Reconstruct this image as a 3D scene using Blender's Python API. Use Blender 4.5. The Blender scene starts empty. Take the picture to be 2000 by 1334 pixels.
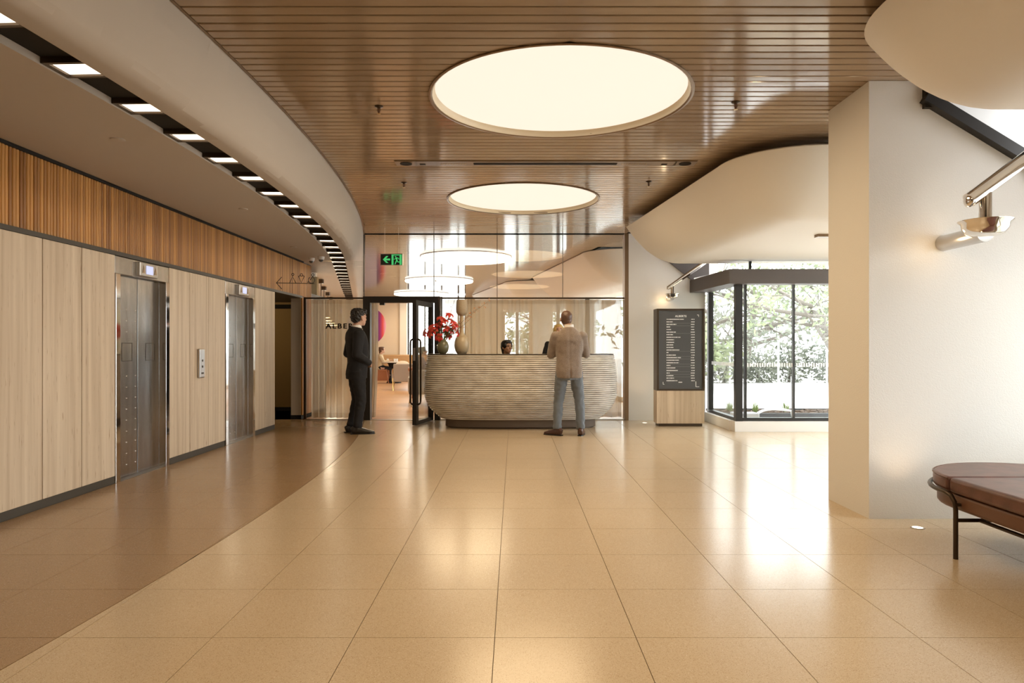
import bpy, bmesh, math, random
from mathutils import Vector, Matrix, Euler
import numpy as np
random.seed(7)
S = bpy.context.scene
COL = S.collection

# ------------------------------------------------------------------ camera
H, F = 1.234, 1380.0            # eye height (m), focal length in pixels of the 2000 px wide frame
cam_d = bpy.data.cameras.new('camera'); cam = bpy.data.objects.new('camera', cam_d); COL.objects.link(cam)
cam.location = (0, 0, H); cam.rotation_euler = (math.pi/2, 0, 0)
cam_d.sensor_width = 36; cam_d.lens = F/2000*36
cam_d.shift_x = -4/2000; cam_d.shift_y = 11/2000
cam_d.clip_start = 0.05; cam_d.clip_end = 400
S.camera = cam

# ------------------------------------------------------------------ world, exposure
W = bpy.data.worlds.new('sky'); S.world = W; W.use_nodes = True
bg = W.node_tree.nodes['Background']; bg.inputs[0].default_value = (0.96, 0.98, 1.0, 1); bg.inputs[1].default_value = 7.2
S.view_settings.view_transform = 'Standard'; S.view_settings.look = 'None'
S.view_settings.exposure = 0.0; S.view_settings.gamma = 1.0; S.view_settings.use_curve_mapping = False
DISC_W = 50.0                   # watts of one round ceiling light
DISC_COL = (1.0, 0.72, 0.40)
# ------------------------------------------------------------------ helpers
def off(Y):                     # the plan curve all the long lines of the lobby follow
    if Y <= 12.2: return math.sqrt(33*33-(Y-5.3)**2)-33
    return math.sqrt(33*33-6.9**2)-33-0.213*(Y-12.2)
ZC = 3.15                       # slat ceiling
ZS = 2.70                       # dropped soffit over the lifts
XW = -3.61                      # lift wall
YG = 12.0                       # glass screen
def px(x, y, Y): return Vector(((x-1004)*Y/F, Y, H+(678-y)*Y/F))

def tag(o, label=None, cat=None, group=None, kind=None):
    if label: o['label'] = label
    if cat: o['category'] = cat
    if group: o['group'] = group
    if kind: o['kind'] = kind
    return o
def empty(name, loc=(0,0,0), rz=0, label=None, cat=None, group=None, kind=None):
    o = bpy.data.objects.new(name, None); COL.objects.link(o); o.location = loc; o.rotation_euler = (0,0,rz)
    o.empty_display_size = 0.1
    return tag(o, label, cat, group, kind)
def link(name, me, parent=None, mat=None):
    o = bpy.data.objects.new(name, me); COL.objects.link(o)
    if parent: o.parent = parent
    if mat and not me.materials: me.materials.append(mat)
    return o
class MB:
    """collects shapes for one mesh"""
    def __init__(s): s.v = []; s.f = []; s.m = []; s.mi = 0
    def add(s, vs, fs):
        n = len(s.v); s.v += [tuple(v) for v in vs]
        for f in fs: s.f.append(tuple(i+n for i in f)); s.m.append(s.mi)
        return s
    def box(s, a, b):
        x0,y0,z0 = a; x1,y1,z1 = b
        return s.add([(x0,y0,z0),(x1,y0,z0),(x1,y1,z0),(x0,y1,z0),(x0,y0,z1),(x1,y0,z1),(x1,y1,z1),(x0,y1,z1)],
                     [(3,2,1,0),(4,5,6,7),(0,1,5,4),(1,2,6,5),(2,3,7,6),(3,0,4,7)])
    def prism(s, poly, axis, c0, c1):
        """poly: 2d points; axis 'z': (x,y) extruded in z; 'y': (x,z) extruded in y; 'x': (y,z) extruded in x"""
        def P(p, c): return {'z':(p[0],p[1],c), 'y':(p[0],c,p[1]), 'x':(c,p[0],p[1])}[axis]
        n = len(poly); vs = [P(p,c0) for p in poly]+[P(p,c1) for p in poly]
        fs = [tuple(range(n-1,-1,-1)), tuple(range(n,2*n))]+[(i,(i+1)%n,n+(i+1)%n,n+i) for i in range(n)]
        return s.add(vs, fs)
    def rings(s, rings, closed=True, cap=True, loop=False):
        """rings: list of equal-length point lists"""
        n = len(rings[0]); vs = [p for r in rings for p in r]; fs = []
        R = len(rings)
        for i in range(R if loop else R-1):
            a = i*n; b = ((i+1)%R)*n
            for j in range(n if closed else n-1):
                k = (j+1)%n; fs.append((a+j,a+k,b+k,b+j))
        if cap and closed and not loop: fs += [tuple(range(n-1,-1,-1)), tuple(range((R-1)*n, R*n))]
        return s.add(vs, fs)
    def lathe(s, prof, n=24, c=(0,0,0), cap=True):
        return s.rings([[(c[0]+r*math.cos(2*math.pi*j/n), c[1]+r*math.sin(2*math.pi*j/n), c[2]+z) for j in range(n)] for r,z in prof], True, cap)
    def loft(s, pts, n=14, side=(1,0,0), ex=2.0, cap=True):
        """pts: [(point, ra, rb)] or [(point, r)]; ra along the side hint, rb across"""
        P = [Vector(p[0]) for p in pts]; out = []
        for i,p in enumerate(pts):
            d = (P[min(i+1,len(P)-1)]-P[max(i-1,0)]).normalized()
            sd = Vector(side); sd = (sd-d*sd.dot(d))
            if sd.length < 1e-4: sd = d.orthogonal()
            sd.normalize(); up = d.cross(sd)
            ra = p[1]; rb = p[2] if len(p) > 2 else p[1]; ring = []
            for j in range(n):
                t = 2*math.pi*j/n; c, q = math.cos(t), math.sin(t)
                if ex != 2: c = math.copysign(abs(c)**(2/ex), c); q = math.copysign(abs(q)**(2/ex), q)
                ring.append(P[i]+sd*c*ra+up*q*rb)
            out.append(ring)
        return s.rings(out, True, cap)
    def tube(s, path, r, n=10): return s.loft([(p, r) for p in path], n, side=(0.31,0.2,0.93))
    def ball(s, c, r, n=14, m=9):
        c = Vector(c); rx,ry,rz = (r,r,r) if isinstance(r,(int,float)) else r
        rs = []
        for i in range(1, m):
            a = math.pi*i/m
            rs.append([(c.x+rx*math.sin(a)*math.cos(2*math.pi*j/n), c.y+ry*math.sin(a)*math.sin(2*math.pi*j/n), c.z-rz*math.cos(a)) for j in range(n)])
        return s.rings(rs)
    def mesh(s, name, mats, smooth=None):
        me = bpy.data.meshes.new(name); me.from_pydata(s.v, [], s.f); me.validate()
        for m in (mats if isinstance(mats,(list,tuple)) else [mats]): me.materials.append(m)
        if any(s.m) and len(s.m) == len(me.polygons): me.polygons.foreach_set('material_index', s.m)
        bm = bmesh.new(); bm.from_mesh(me); bmesh.ops.recalc_face_normals(bm, faces=bm.faces); bm.to_mesh(me); bm.free()
        if smooth is not None:
            me.polygons.foreach_set('use_smooth', [True]*len(me.polygons))
            if smooth < 180: me.set_sharp_from_angle(angle=math.radians(smooth))
        return me
    def build(s, name, mats, parent=None, smooth=None):
        return link(name, s.mesh(name, mats, smooth), parent)
def copy_tree(o, parent=None):
    c = o.copy(); COL.objects.link(c)
    if parent: c.parent = parent
    for ch in list(o.children): copy_tree(ch, c)
    return c
def bez(a, b, c, d, n=10):
    a,b,c,d = map(Vector, (a,b,c,d))
    return [a*(1-t)**3+b*3*t*(1-t)**2+c*3*t*t*(1-t)+d*t**3 for t in [i/n for i in range(n+1)]]
def bevel_obj(o, w=0.004, seg=2, ang=35):
    m = o.modifiers.new('bevel','BEVEL'); m.width = w; m.segments = seg; m.limit_method = 'ANGLE'; m.angle_limit = math.radians(ang); return o
def text_mesh(txt, size, depth, name='lettering', spacing=1.0, bold=0.0, align='CENTER'):
    cu = bpy.data.curves.new(name, 'FONT'); cu.body = txt; cu.size = size; cu.extrude = depth; cu.space_character = spacing
    cu.offset = bold; cu.align_x = align; cu.align_y = 'BOTTOM_BASELINE'; cu.resolution_u = 3
    o = bpy.data.objects.new('tmp', cu); COL.objects.link(o)
    me = bpy.data.meshes.new_from_object(o.evaluated_get(bpy.context.evaluated_depsgraph_get()))
    bpy.data.objects.remove(o); bpy.data.curves.remove(cu); me.name = name
    return me
ORD = ['first','second','third','fourth','fifth','sixth','seventh','eighth','ninth','tenth','eleventh','twelfth','thirteenth',
 'fourteenth','fifteenth','sixteenth','seventeenth','eighteenth','nineteenth','twentieth','twenty-first','twenty-second','twenty-third',
 'twenty-fourth','twenty-fifth','twenty-sixth','twenty-seventh','twenty-eighth','twenty-ninth','thirtieth']

# ------------------------------------------------------------------ materials
MT = {}
def mat(name, col, rough=0.5, metal=0.0, spec=0.5, emit=None, es=1.0, coat=0.0, sheen=0.0, trans=0.0, ior=1.5):
    m = bpy.data.materials.new(name); m.use_nodes = True; b = m.node_tree.nodes['Principled BSDF']
    b.inputs['Base Color'].default_value = (*col,1); b.inputs['Roughness'].default_value = rough; b.inputs['Metallic'].default_value = metal
    b.inputs['Specular IOR Level'].default_value = spec; b.inputs['IOR'].default_value = ior
    b.inputs['Coat Weight'].default_value = coat; b.inputs['Coat Roughness'].default_value = 0.08
    b.inputs['Sheen Weight'].default_value = sheen; b.inputs['Transmission Weight'].default_value = trans
    if emit: b.inputs['Emission Color'].default_value = (*emit,1); b.inputs['Emission Strength'].default_value = es
    MT[name] = m; return m
def nodes(m): return m.node_tree.nodes, m.node_tree.links, m.node_tree.nodes['Principled BSDF']
def coords(m, scale=(1,1,1), rot=(0,0,0), kind='Object'):
    N,L,b = nodes(m); tc = N.new('ShaderNodeTexCoord'); mp = N.new('ShaderNodeMapping')
    mp.inputs['Scale'].default_value = scale; mp.inputs['Rotation'].default_value = rot
    if kind == 'World':
        g = N.new('ShaderNodeNewGeometry'); L.new(g.outputs['Position'], mp.inputs[0])
    else: L.new(tc.outputs[kind], mp.inputs[0])
    return mp.outputs[0]
def noise_col(m, vec, c1, c2, scale=5, detail=6, lo=0.35, hi=0.65, bump=0.0, bdist=0.01, rough=None):
    N,L,b = nodes(m); n = N.new('ShaderNodeTexNoise'); n.inputs['Scale'].default_value = scale; n.inputs['Detail'].default_value = detail
    L.new(vec, n.inputs['Vector'])
    r = N.new('ShaderNodeValToRGB'); r.color_ramp.elements[0].position = lo; r.color_ramp.elements[1].position = hi
    r.color_ramp.elements[0].color = (*c1,1); r.color_ramp.elements[1].color = (*c2,1)
    L.new(n.outputs[0], r.inputs[0]); L.new(r.outputs[0], b.inputs['Base Color'])
    if bump: add_bump(m, n.outputs[0], bump, bdist)
    return n, r
def add_bump(m, sock, strength, dist):
    N,L,b = nodes(m); bp = N.new('ShaderNodeBump'); bp.inputs['Strength'].default_value = strength; bp.inputs['Distance'].default_value = dist
    prev = b.inputs['Normal'].links
    if prev: L.new(prev[0].from_socket, bp.inputs['Normal'])
    L.new(sock, bp.inputs['Height']); L.new(bp.outputs[0], b.inputs['Normal'])
def noise_bump(m, vec, scale, strength, dist, detail=3):
    N,L,b = nodes(m); n = N.new('ShaderNodeTexNoise'); n.inputs['Scale'].default_value = scale; n.inputs['Detail'].default_value = detail
    L.new(vec, n.inputs['Vector']); add_bump(m, n.outputs[0], strength, dist)

def terrazzo(name, base, dark, light, rough):
    m = mat(name, base, rough, 0, 0.5); N,L,b = nodes(m); v = coords(m, kind='World')
    n = N.new('ShaderNodeTexNoise'); n.inputs['Scale'].default_value = 1.1; n.inputs['Detail'].default_value = 3; L.new(v, n.inputs['Vector'])
    r0 = N.new('ShaderNodeMixRGB'); r0.inputs[1].default_value = (*[c*0.93 for c in base],1); r0.inputs[2].default_value = (*[min(1,c*1.06) for c in base],1)
    L.new(n.outputs[0], r0.inputs[0]); cur = r0.outputs[0]
    for sc, th, colr in ((150, 0.16, dark), (95, 0.13, light), (240, 0.2, dark)):
        vo = N.new('ShaderNodeTexVoronoi'); vo.inputs['Scale'].default_value = sc; L.new(v, vo.inputs['Vector'])
        wn = N.new('ShaderNodeMath'); wn.operation = 'LESS_THAN'; wn.inputs[1].default_value = th+0.12; L.new(vo.outputs['Distance'], wn.inputs[0])
        sp = N.new('ShaderNodeSeparateColor'); L.new(vo.outputs['Color'], sp.inputs[0])
        gt = N.new('ShaderNodeMath'); gt.operation = 'GREATER_THAN'; gt.inputs[1].default_value = 0.55; L.new(sp.outputs[0], gt.inputs[0])
        mu = N.new('ShaderNodeMath'); mu.operation = 'MULTIPLY'; L.new(wn.outputs[0], mu.inputs[0]); L.new(gt.outputs[0], mu.inputs[1])
        m2 = N.new('ShaderNodeMath'); m2.operation = 'MULTIPLY'; L.new(mu.outputs[0], m2.inputs[0]); m2.inputs[1].default_value = 0.6
        mx = N.new('ShaderNodeMixRGB'); L.new(m2.outputs[0], mx.inputs[0]); L.new(cur, mx.inputs[1]); mx.inputs[2].default_value = (*colr,1); cur = mx.outputs[0]
    L.new(cur, b.inputs['Base Color']); return m
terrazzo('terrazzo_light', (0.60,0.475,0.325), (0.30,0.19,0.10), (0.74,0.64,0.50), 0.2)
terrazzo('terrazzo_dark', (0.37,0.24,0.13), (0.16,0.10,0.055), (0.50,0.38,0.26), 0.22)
mat('grout', (0.16,0.11,0.065), 0.8)
def travertine(name):
    m = mat(name, (0.6,0.5,0.36), 0.42); N,L,b = nodes(m)
    oi = N.new('ShaderNodeObjectInfo'); tc = N.new('ShaderNodeTexCoord')
    ad = N.new('ShaderNodeVectorMath'); ad.operation = 'MULTIPLY_ADD'
    cb = N.new('ShaderNodeCombineXYZ'); L.new(oi.outputs['Random'], cb.inputs[0]); L.new(oi.outputs['Random'], cb.inputs[1]); L.new(oi.outputs['Random'], cb.inputs[2])
    L.new(cb.outputs[0], ad.inputs[0]); ad.inputs[1].default_value = (31,17,9); L.new(tc.outputs['Object'], ad.inputs[2])
    mp = N.new('ShaderNodeMapping'); mp.inputs['Scale'].default_value = (7,7,0.22); L.new(ad.outputs[0], mp.inputs[0])
    n, r = noise_col(m, mp.outputs[0], (0.46,0.345,0.235), (0.68,0.565,0.425), 2.4, 7, 0.28, 0.70)
    e = r.color_ramp.elements.new(0.48); e.color = (0.58,0.465,0.335,1)
    mp2 = N.new('ShaderNodeMapping'); mp2.inputs['Scale'].default_value = (26,26,2.2); L.new(ad.outputs[0], mp2.inputs[0])
    n2 = N.new('ShaderNodeTexNoise'); n2.inputs['Scale'].default_value = 3; n2.inputs['Detail'].default_value = 4; L.new(mp2.outputs[0], n2.inputs['Vector'])
    r2 = N.new('ShaderNodeValToRGB'); r2.color_ramp.elements[0].position = 0.27; r2.color_ramp.elements[0].color = (0.62,0.52,0.42,1); r2.color_ramp.elements[1].position = 0.36; r2.color_ramp.elements[1].color = (1,1,1,1)
    L.new(n2.outputs[0], r2.inputs[0])
    mx = N.new('ShaderNodeMixRGB'); mx.blend_type = 'MULTIPLY'; mx.inputs[0].default_value = 1; L.new(r.outputs[0], mx.inputs[1]); L.new(r2.outputs[0], mx.inputs[2])
    L.new(mx.outputs[0], b.inputs['Base Color']); add_bump(m, r2.outputs[0], 0.25, 0.002)
travertine('travertine')
m = mat('bamboo', (0.38,0.2,0.075), 0.42)
N,L,b = nodes(m); oi = N.new('ShaderNodeObjectInfo'); r = N.new('ShaderNodeValToRGB')
r.color_ramp.elements[0].color = (0.34,0.135,0.022,1); r.color_ramp.elements[1].color = (0.74,0.36,0.085,1); L.new(oi.outputs['Random'], r.inputs[0])
v = coords(m, (30,30,1.2)); n = N.new('ShaderNodeTexNoise'); n.inputs['Scale'].default_value = 2; n.inputs['Detail'].default_value = 5; L.new(v, n.inputs['Vector'])
mx = N.new('ShaderNodeMixRGB'); mx.blend_type = 'MULTIPLY'; mx.inputs[0].default_value = 0.5; L.new(r.outputs[0], mx.inputs[1]); L.new(n.outputs[0], mx.inputs[2])
hs = N.new('ShaderNodeBrightContrast'); hs.inputs[1].default_value = 0.0; L.new(mx.outputs[0], hs.inputs[0]); L.new(hs.outputs[0], b.inputs['Base Color'])
m = mat('slat_metal', (0.27,0.175,0.10), 0.10, 0.0, 0.6, ior=1.62)
noise_col(m, coords(m, (0.5,3,1), kind='World'), (0.29,0.205,0.13), (0.355,0.258,0.17), 2.0, 3, 0.3, 0.7)
noise_bump(m, coords(m, (1.1,5.0,1), kind='World'), 1.6, 0.3, 0.0028, 1.5)
mat('bronze_trim', (0.24,0.16,0.095), 0.3, 0.6)
mat('plaster', (0.46,0.405,0.345), 0.75)
m = mat('stucco', (0.80,0.785,0.755), 0.85); noise_bump(m, coords(m, kind='World'), 130, 0.45, 0.003, 3)
m = mat('bulkhead_white', (0.80,0.765,0.71), 0.6); noise_bump(m, coords(m, kind='World'), 90, 0.12, 0.003, 2)
mat('void_black', (0.006,0.005,0.005), 0.9)
mat('black_frame', (0.022,0.02,0.019), 0.38, 0.3)
mat('dark_header', (0.095,0.078,0.072), 0.5)
mat('dark_skirting', (0.05,0.04,0.028), 0.5)
mat('dark_bronze', (0.065,0.045,0.03), 0.35, 0.7)
m = mat('steel', (0.36,0.355,0.35), 0.22, 1.0); noise_bump(m, coords(m, (2,2,1.2), kind='World'), 2.5, 0.10, 0.01, 1)
noise_col(m, coords(m, (6,6,0.5), kind='World'), (0.46,0.455,0.45), (0.58,0.575,0.57), 2, 3)
mat('steel_polished', (0.72,0.70,0.68), 0.06, 1.0)
mat('steel_brushed', (0.55,0.53,0.51), 0.32, 1.0)
mat('chrome', (0.78,0.74,0.69), 0.07, 1.0)
mat('white_paint', (0.82,0.81,0.79), 0.5)
mat('white_trim', (0.80,0.78,0.74), 0.4)
mat('disc_rim', (0.78,0.66,0.48), 0.35)
mat('disc_glow', (0.02,0.02,0.02), 0.6, emit=(1.02,0.91,0.74), es=1.0)
mat('disc_glow_far', (0.1,0.1,0.1), 0.6, emit=(1.0,0.93,0.82), es=2.6)
mat('slot_glow', (0.9,0.9,0.9), 0.6, emit=(1.0,0.86,0.66), es=3.0)
mat('screen_blue', (0.1,0.1,0.2), 0.3, emit=(0.62,0.66,1.0), es=1.0)
mat('white_mark', (0.85,0.85,0.85), 0.6, emit=(1,1,1), es=0.12)
mat('soft_mark', (0.35,0.35,0.36), 0.6)
mat('board_face', (0.075,0.078,0.085), 0.28)
mat('exit_green', (0.05,0.4,0.12), 0.5, emit=(0.06,0.52,0.16), es=0.75)
mat('exit_black', (0.008,0.01,0.008), 0.4)
m = mat('leather', (0.115,0.043,0.028), 0.36); noise_col(m, coords(m, (1,1,1), kind='World'), (0.085,0.032,0.021), (0.15,0.06,0.04), 9, 5); noise_bump(m, coords(m, kind='World'), 130, 0.22, 0.002, 3)
mat('leather_brown', (0.125,0.05,0.022), 0.42)
mat('stitch', (0.25,0.13,0.09), 0.6)
m = mat('glazed_tile', (0.46,0.40,0.325), 0.16, 0, 0.6); noise_col(m, coords(m, (1,1,3), kind='World'), (0.60,0.555,0.505), (0.77,0.73,0.68), 5, 5)
mat('desk_top', (0.09,0.075,0.062), 0.35)
mat('desk_inner', (0.12,0.085,0.06), 0.6)
def glassy(name, tint=(1,1,1), refl=1.0, rough=0.0):
    m = bpy.data.materials.new(name); m.use_nodes = True; N = m.node_tree.nodes; L = m.node_tree.links; N.clear()
    out = N.new('ShaderNodeOutputMaterial'); t = N.new('ShaderNodeBsdfTransparent'); t.inputs[0].default_value = (*tint,1)
    g = N.new('ShaderNodeBsdfGlossy'); g.inputs['Roughness'].default_value = rough; g.inputs[0].default_value = (1,1,1,1)
    fr = N.new('ShaderNodeFresnel'); fr.inputs[0].default_value = 1.5
    mu = N.new('ShaderNodeMath'); mu.operation = 'MULTIPLY'; mu.inputs[1].default_value = refl; mu.use_clamp = True
    mx = N.new('ShaderNodeMixShader'); L.new(fr.outputs[0], mu.inputs[0]); L.new(mu.outputs[0], mx.inputs[0]); L.new(t.outputs[0], mx.inputs[1]); L.new(g.outputs[0], mx.inputs[2]); L.new(mx.outputs[0], out.inputs[0])
    MT[name] = m; return m
glassy('glass', (0.96,0.97,0.96), 0.55)
glassy('window_glass', (0.95,0.97,0.96), 0.35)
def sheer(name, col, alpha):
    m = bpy.data.materials.new(name); m.use_nodes = True; N = m.node_tree.nodes; L = m.node_tree.links; N.clear()
    out = N.new('ShaderNodeOutputMaterial'); t = N.new('ShaderNodeBsdfTransparent')
    d = N.new('ShaderNodeBsdfDiffuse'); d.inputs[0].default_value = (*col,1); tl = N.new('ShaderNodeBsdfTranslucent'); tl.inputs[0].default_value = (*col,1)
    a = N.new('ShaderNodeMixShader'); a.inputs[0].default_value = 0.5; L.new(d.outputs[0], a.inputs[1]); L.new(tl.outputs[0], a.inputs[2])
    mx = N.new('ShaderNodeMixShader'); mx.inputs[0].default_value = alpha; L.new(t.outputs[0], mx.inputs[1]); L.new(a.outputs[0], mx.inputs[2]); L.new(mx.outputs[0], out.inputs[0])
    MT[name] = m; return m
sheer('sheer_linen', (0.66,0.575,0.45), 0.80)
sheer('sheer_hem', (0.55,0.46,0.34), 0.86)
# ================================================================== STRUCTURE
M = MT
# ---- floor: slab + individual terrazzo tiles
def X_arc(Y): return -1.86+off(Y)
mb = MB(); mb.box((-8,-4,-0.12),(6.4,12.05,-0.008))
floor = mb.build('floor', M['grout']); tag(floor, 'polished terrazzo tile floor, pale on the right and brown along the lifts', 'floor', kind='structure')
def tile_poly(poly, name, material):
    """poly in XY, clockwise or not; top at z=0"""
    m = MB(); cx = sum(p[0] for p in poly)/len(poly); cy = sum(p[1] for p in poly)/len(poly)
    n = len(poly); q = [(p[0]-cx, p[1]-cy) for p in poly]
    m.add([(x,y,0) for x,y in q]+[(x,y,-0.008) for x,y in q], [tuple(range(n))]+[(i,(i+1)%n,n+(i+1)%n,n+i) for i in range(n)])
    o = m.build(name, material, floor); o.location = (cx, cy, 0); return o
G = 0.0016
TX0 = -0.082-0.6*6
full = {}
def full_tile(x0, y0, material):
    key = material.name
    if key not in full:
        m = MB(); a = 0.3-G
        m.add([(-a,-a,0),(a,-a,0),(a,a,0),(-a,a,0),(-a,-a,-0.008),(a,-a,-0.008),(a,a,-0.008),(-a,a,-0.008)],
              [(0,1,2,3),(0,1,5,4),(1,2,6,5),(2,3,7,6),(3,0,4,7)])
        full[key] = m.mesh('tile', material)
    o = link('tile', full[key], floor); o.location = (x0+0.3, y0+0.3, 0)
for j in range(-2, 15):
    y0 = 3.0+0.6*j; y1 = y0+0.6
    for i in range(15):
        x0 = TX0+0.6*i; x1 = x0+0.6
        if i == 0: x0 = XW+0.0+G; 
        ys = [y0+G+(0.6-2*G)*t/6 for t in range(7)]
        ax = [X_arc(y) for y in ys]
        if max(ax) < x0: 
            full_tile(x0, y0, M['terrazzo_light']); continue
        if min(ax) > x1:
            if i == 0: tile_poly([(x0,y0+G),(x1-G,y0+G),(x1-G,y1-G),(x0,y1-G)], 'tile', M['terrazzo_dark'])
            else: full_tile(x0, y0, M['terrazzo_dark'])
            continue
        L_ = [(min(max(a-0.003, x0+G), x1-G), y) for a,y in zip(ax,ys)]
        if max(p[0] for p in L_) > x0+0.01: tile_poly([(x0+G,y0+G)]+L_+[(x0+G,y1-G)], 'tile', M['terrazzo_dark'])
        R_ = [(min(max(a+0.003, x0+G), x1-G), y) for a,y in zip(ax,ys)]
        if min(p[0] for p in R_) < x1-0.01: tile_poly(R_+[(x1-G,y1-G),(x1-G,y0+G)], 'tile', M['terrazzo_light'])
# the floor that the photograph does not resolve into tiles: behind the camera, the far entrance and the side passage
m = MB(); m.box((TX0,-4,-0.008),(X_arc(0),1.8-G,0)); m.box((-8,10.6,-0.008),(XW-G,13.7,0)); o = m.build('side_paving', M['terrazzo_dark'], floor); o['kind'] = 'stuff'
m = MB(); m.box((X_arc(0)+0.006,-4,-0.008),(6.3,1.8-G,0)); m.box((TX0+9.0+G,1.8,-0.008),(6.3,12,0)); o = m.build('side_paving', M['terrazzo_light'], floor); o['kind'] = 'stuff'

# ---- lift wall
wall = empty('wall_left', (XW,0,0), label='long lift wall of travertine panels below a band of bamboo slats', cat='wall', kind='structure')
m = MB()
for a,b in ((-4,6.395),(7.39,8.83),(9.845,10.67)): m.box((-0.34,a,0),(-0.022,b,2.07))
m.box((-0.34,-4,2.07),(-0.04,12.1,2.78)); m.box((-0.34,6.395,0),(-0.12,7.39,2.07)); m.box((-0.34,8.83,0),(-0.12,9.845,2.07))
m.box((-0.05,12.1,2.07),(-0.04,12.7,2.78))
m.build('backing', M['dark_skirting'], wall)
joints = [6.395-0.4925*k for k in range(15)][::-1]
spans = list(zip(joints[:-1], joints[1:]))+[(7.39,7.87),(7.87,8.35),(8.35,8.83),(9.845,10.25),(10.25,10.67)]
for a,b in spans:
    m = MB(); w = (b-a)/2-0.0045; m.box((-0.02,-w,0),(0,w,1.998))
    o = m.build('panel', M['travertine'], wall); o.location = (0,(a+b)/2,0.068); bevel_obj(o, 0.002, 1)
m = MB()
for a,b in ((-4,6.395),(7.39,8.83),(9.845,10.67)): m.box((-0.02,a,0.0),(-0.004,b,0.066))
o = m.build('skirting', M['dark_skirting'], wall)
m = MB(); m.box((-0.05,-4,2.068),(0.012,12.0,2.104)); m.build('trim_band', M['dark_skirting'], wall)
m = MB(); m.box((-0.05,-4,2.676),(0.010,12.1,2.70)); m.build('top_trim', M['void_black'], wall)
def bamboo_mesh(h):
    m = MB(); n = 7; r = 0.0185
    m.rings([[(r*0.95*math.sin(math.pi*j/(n-1)), -r*math.cos(math.pi*j/(n-1)), z) for j in range(n)]+[(-0.012,r,z),(-0.012,-r,z)] for z in (0,h)])
    return m.mesh('bamboo_slat', M['bamboo'], 50)
bm_short = bamboo_mesh(0.572); bm_tall = bamboo_mesh(2.02)
y = 2.2
while y < 12.62:
    o = link('bamboo_slat', bm_short, wall); o.location = (-0.028+random.uniform(-.002,.002), y, 2.104); y += 0.038
# pier at the end of the passage, clad with tall bamboo slats
pier = empty('wall_pier', (-3.64,12.1,0), label='narrow grey pier with tall bamboo slats beside the dark passage', cat='wall', kind='structure')
m = MB(); m.box((-0.18,0,0.07),(-0.012,1.62,2.104)); m.build('pier_core', M['plaster'], pier)
m = MB(); m.box((-0.185,-0.006,0),(-0.005,1.62,0.07)); m.build('pier_skirting', M['void_black'], pier)
for k in range(14):
    o = link('bamboo_slat', bm_tall, pier); o.location = (0.0, 0.03+0.038*k, 0.07)
# the dim passage
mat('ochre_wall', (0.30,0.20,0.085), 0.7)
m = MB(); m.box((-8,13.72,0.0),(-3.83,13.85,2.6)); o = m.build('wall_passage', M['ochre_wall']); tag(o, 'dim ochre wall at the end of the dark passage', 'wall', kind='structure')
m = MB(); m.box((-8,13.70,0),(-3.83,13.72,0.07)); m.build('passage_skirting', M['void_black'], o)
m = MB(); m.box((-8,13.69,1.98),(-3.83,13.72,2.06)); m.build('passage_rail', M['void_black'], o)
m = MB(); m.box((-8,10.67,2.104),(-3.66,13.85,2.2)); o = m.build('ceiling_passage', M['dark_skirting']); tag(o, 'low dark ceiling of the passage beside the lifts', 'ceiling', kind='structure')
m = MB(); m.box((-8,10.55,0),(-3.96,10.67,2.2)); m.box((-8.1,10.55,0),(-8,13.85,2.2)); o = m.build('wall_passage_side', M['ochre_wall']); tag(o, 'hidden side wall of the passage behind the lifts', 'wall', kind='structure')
pl = bpy.data.lights.new('passage_fill_lamp','POINT'); pl.energy = 22; pl.color = (1,0.72,0.36); pl.shadow_soft_size = 0.1  # added point lamp, out of view, that brightens the passage wall
plo = bpy.data.objects.new('passage_fill_lamp', pl); COL.objects.link(plo); plo.location = (0,0,-0.06)
pf = empty('passage_fill_fixture', (-5.2,12.4,2.104), 0, 'unseen fixture for the fill lamp added to brighten the dim passage', 'downlight'); plo.parent = pf  # made-up ceiling fixture housing the added fill lamp
m = MB(); m.lathe([(0.07,0),(0.07,-0.008),(0.055,-0.01),(0.05,0.0)], 24, cap=False); m.build('bezel', M['steel_brushed'], pf, 40)
m = MB(); m.lathe([(0.05,-0.001),(0.05,-0.004)], 24); m.build('lens', M['slot_glow'], pf)

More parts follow.
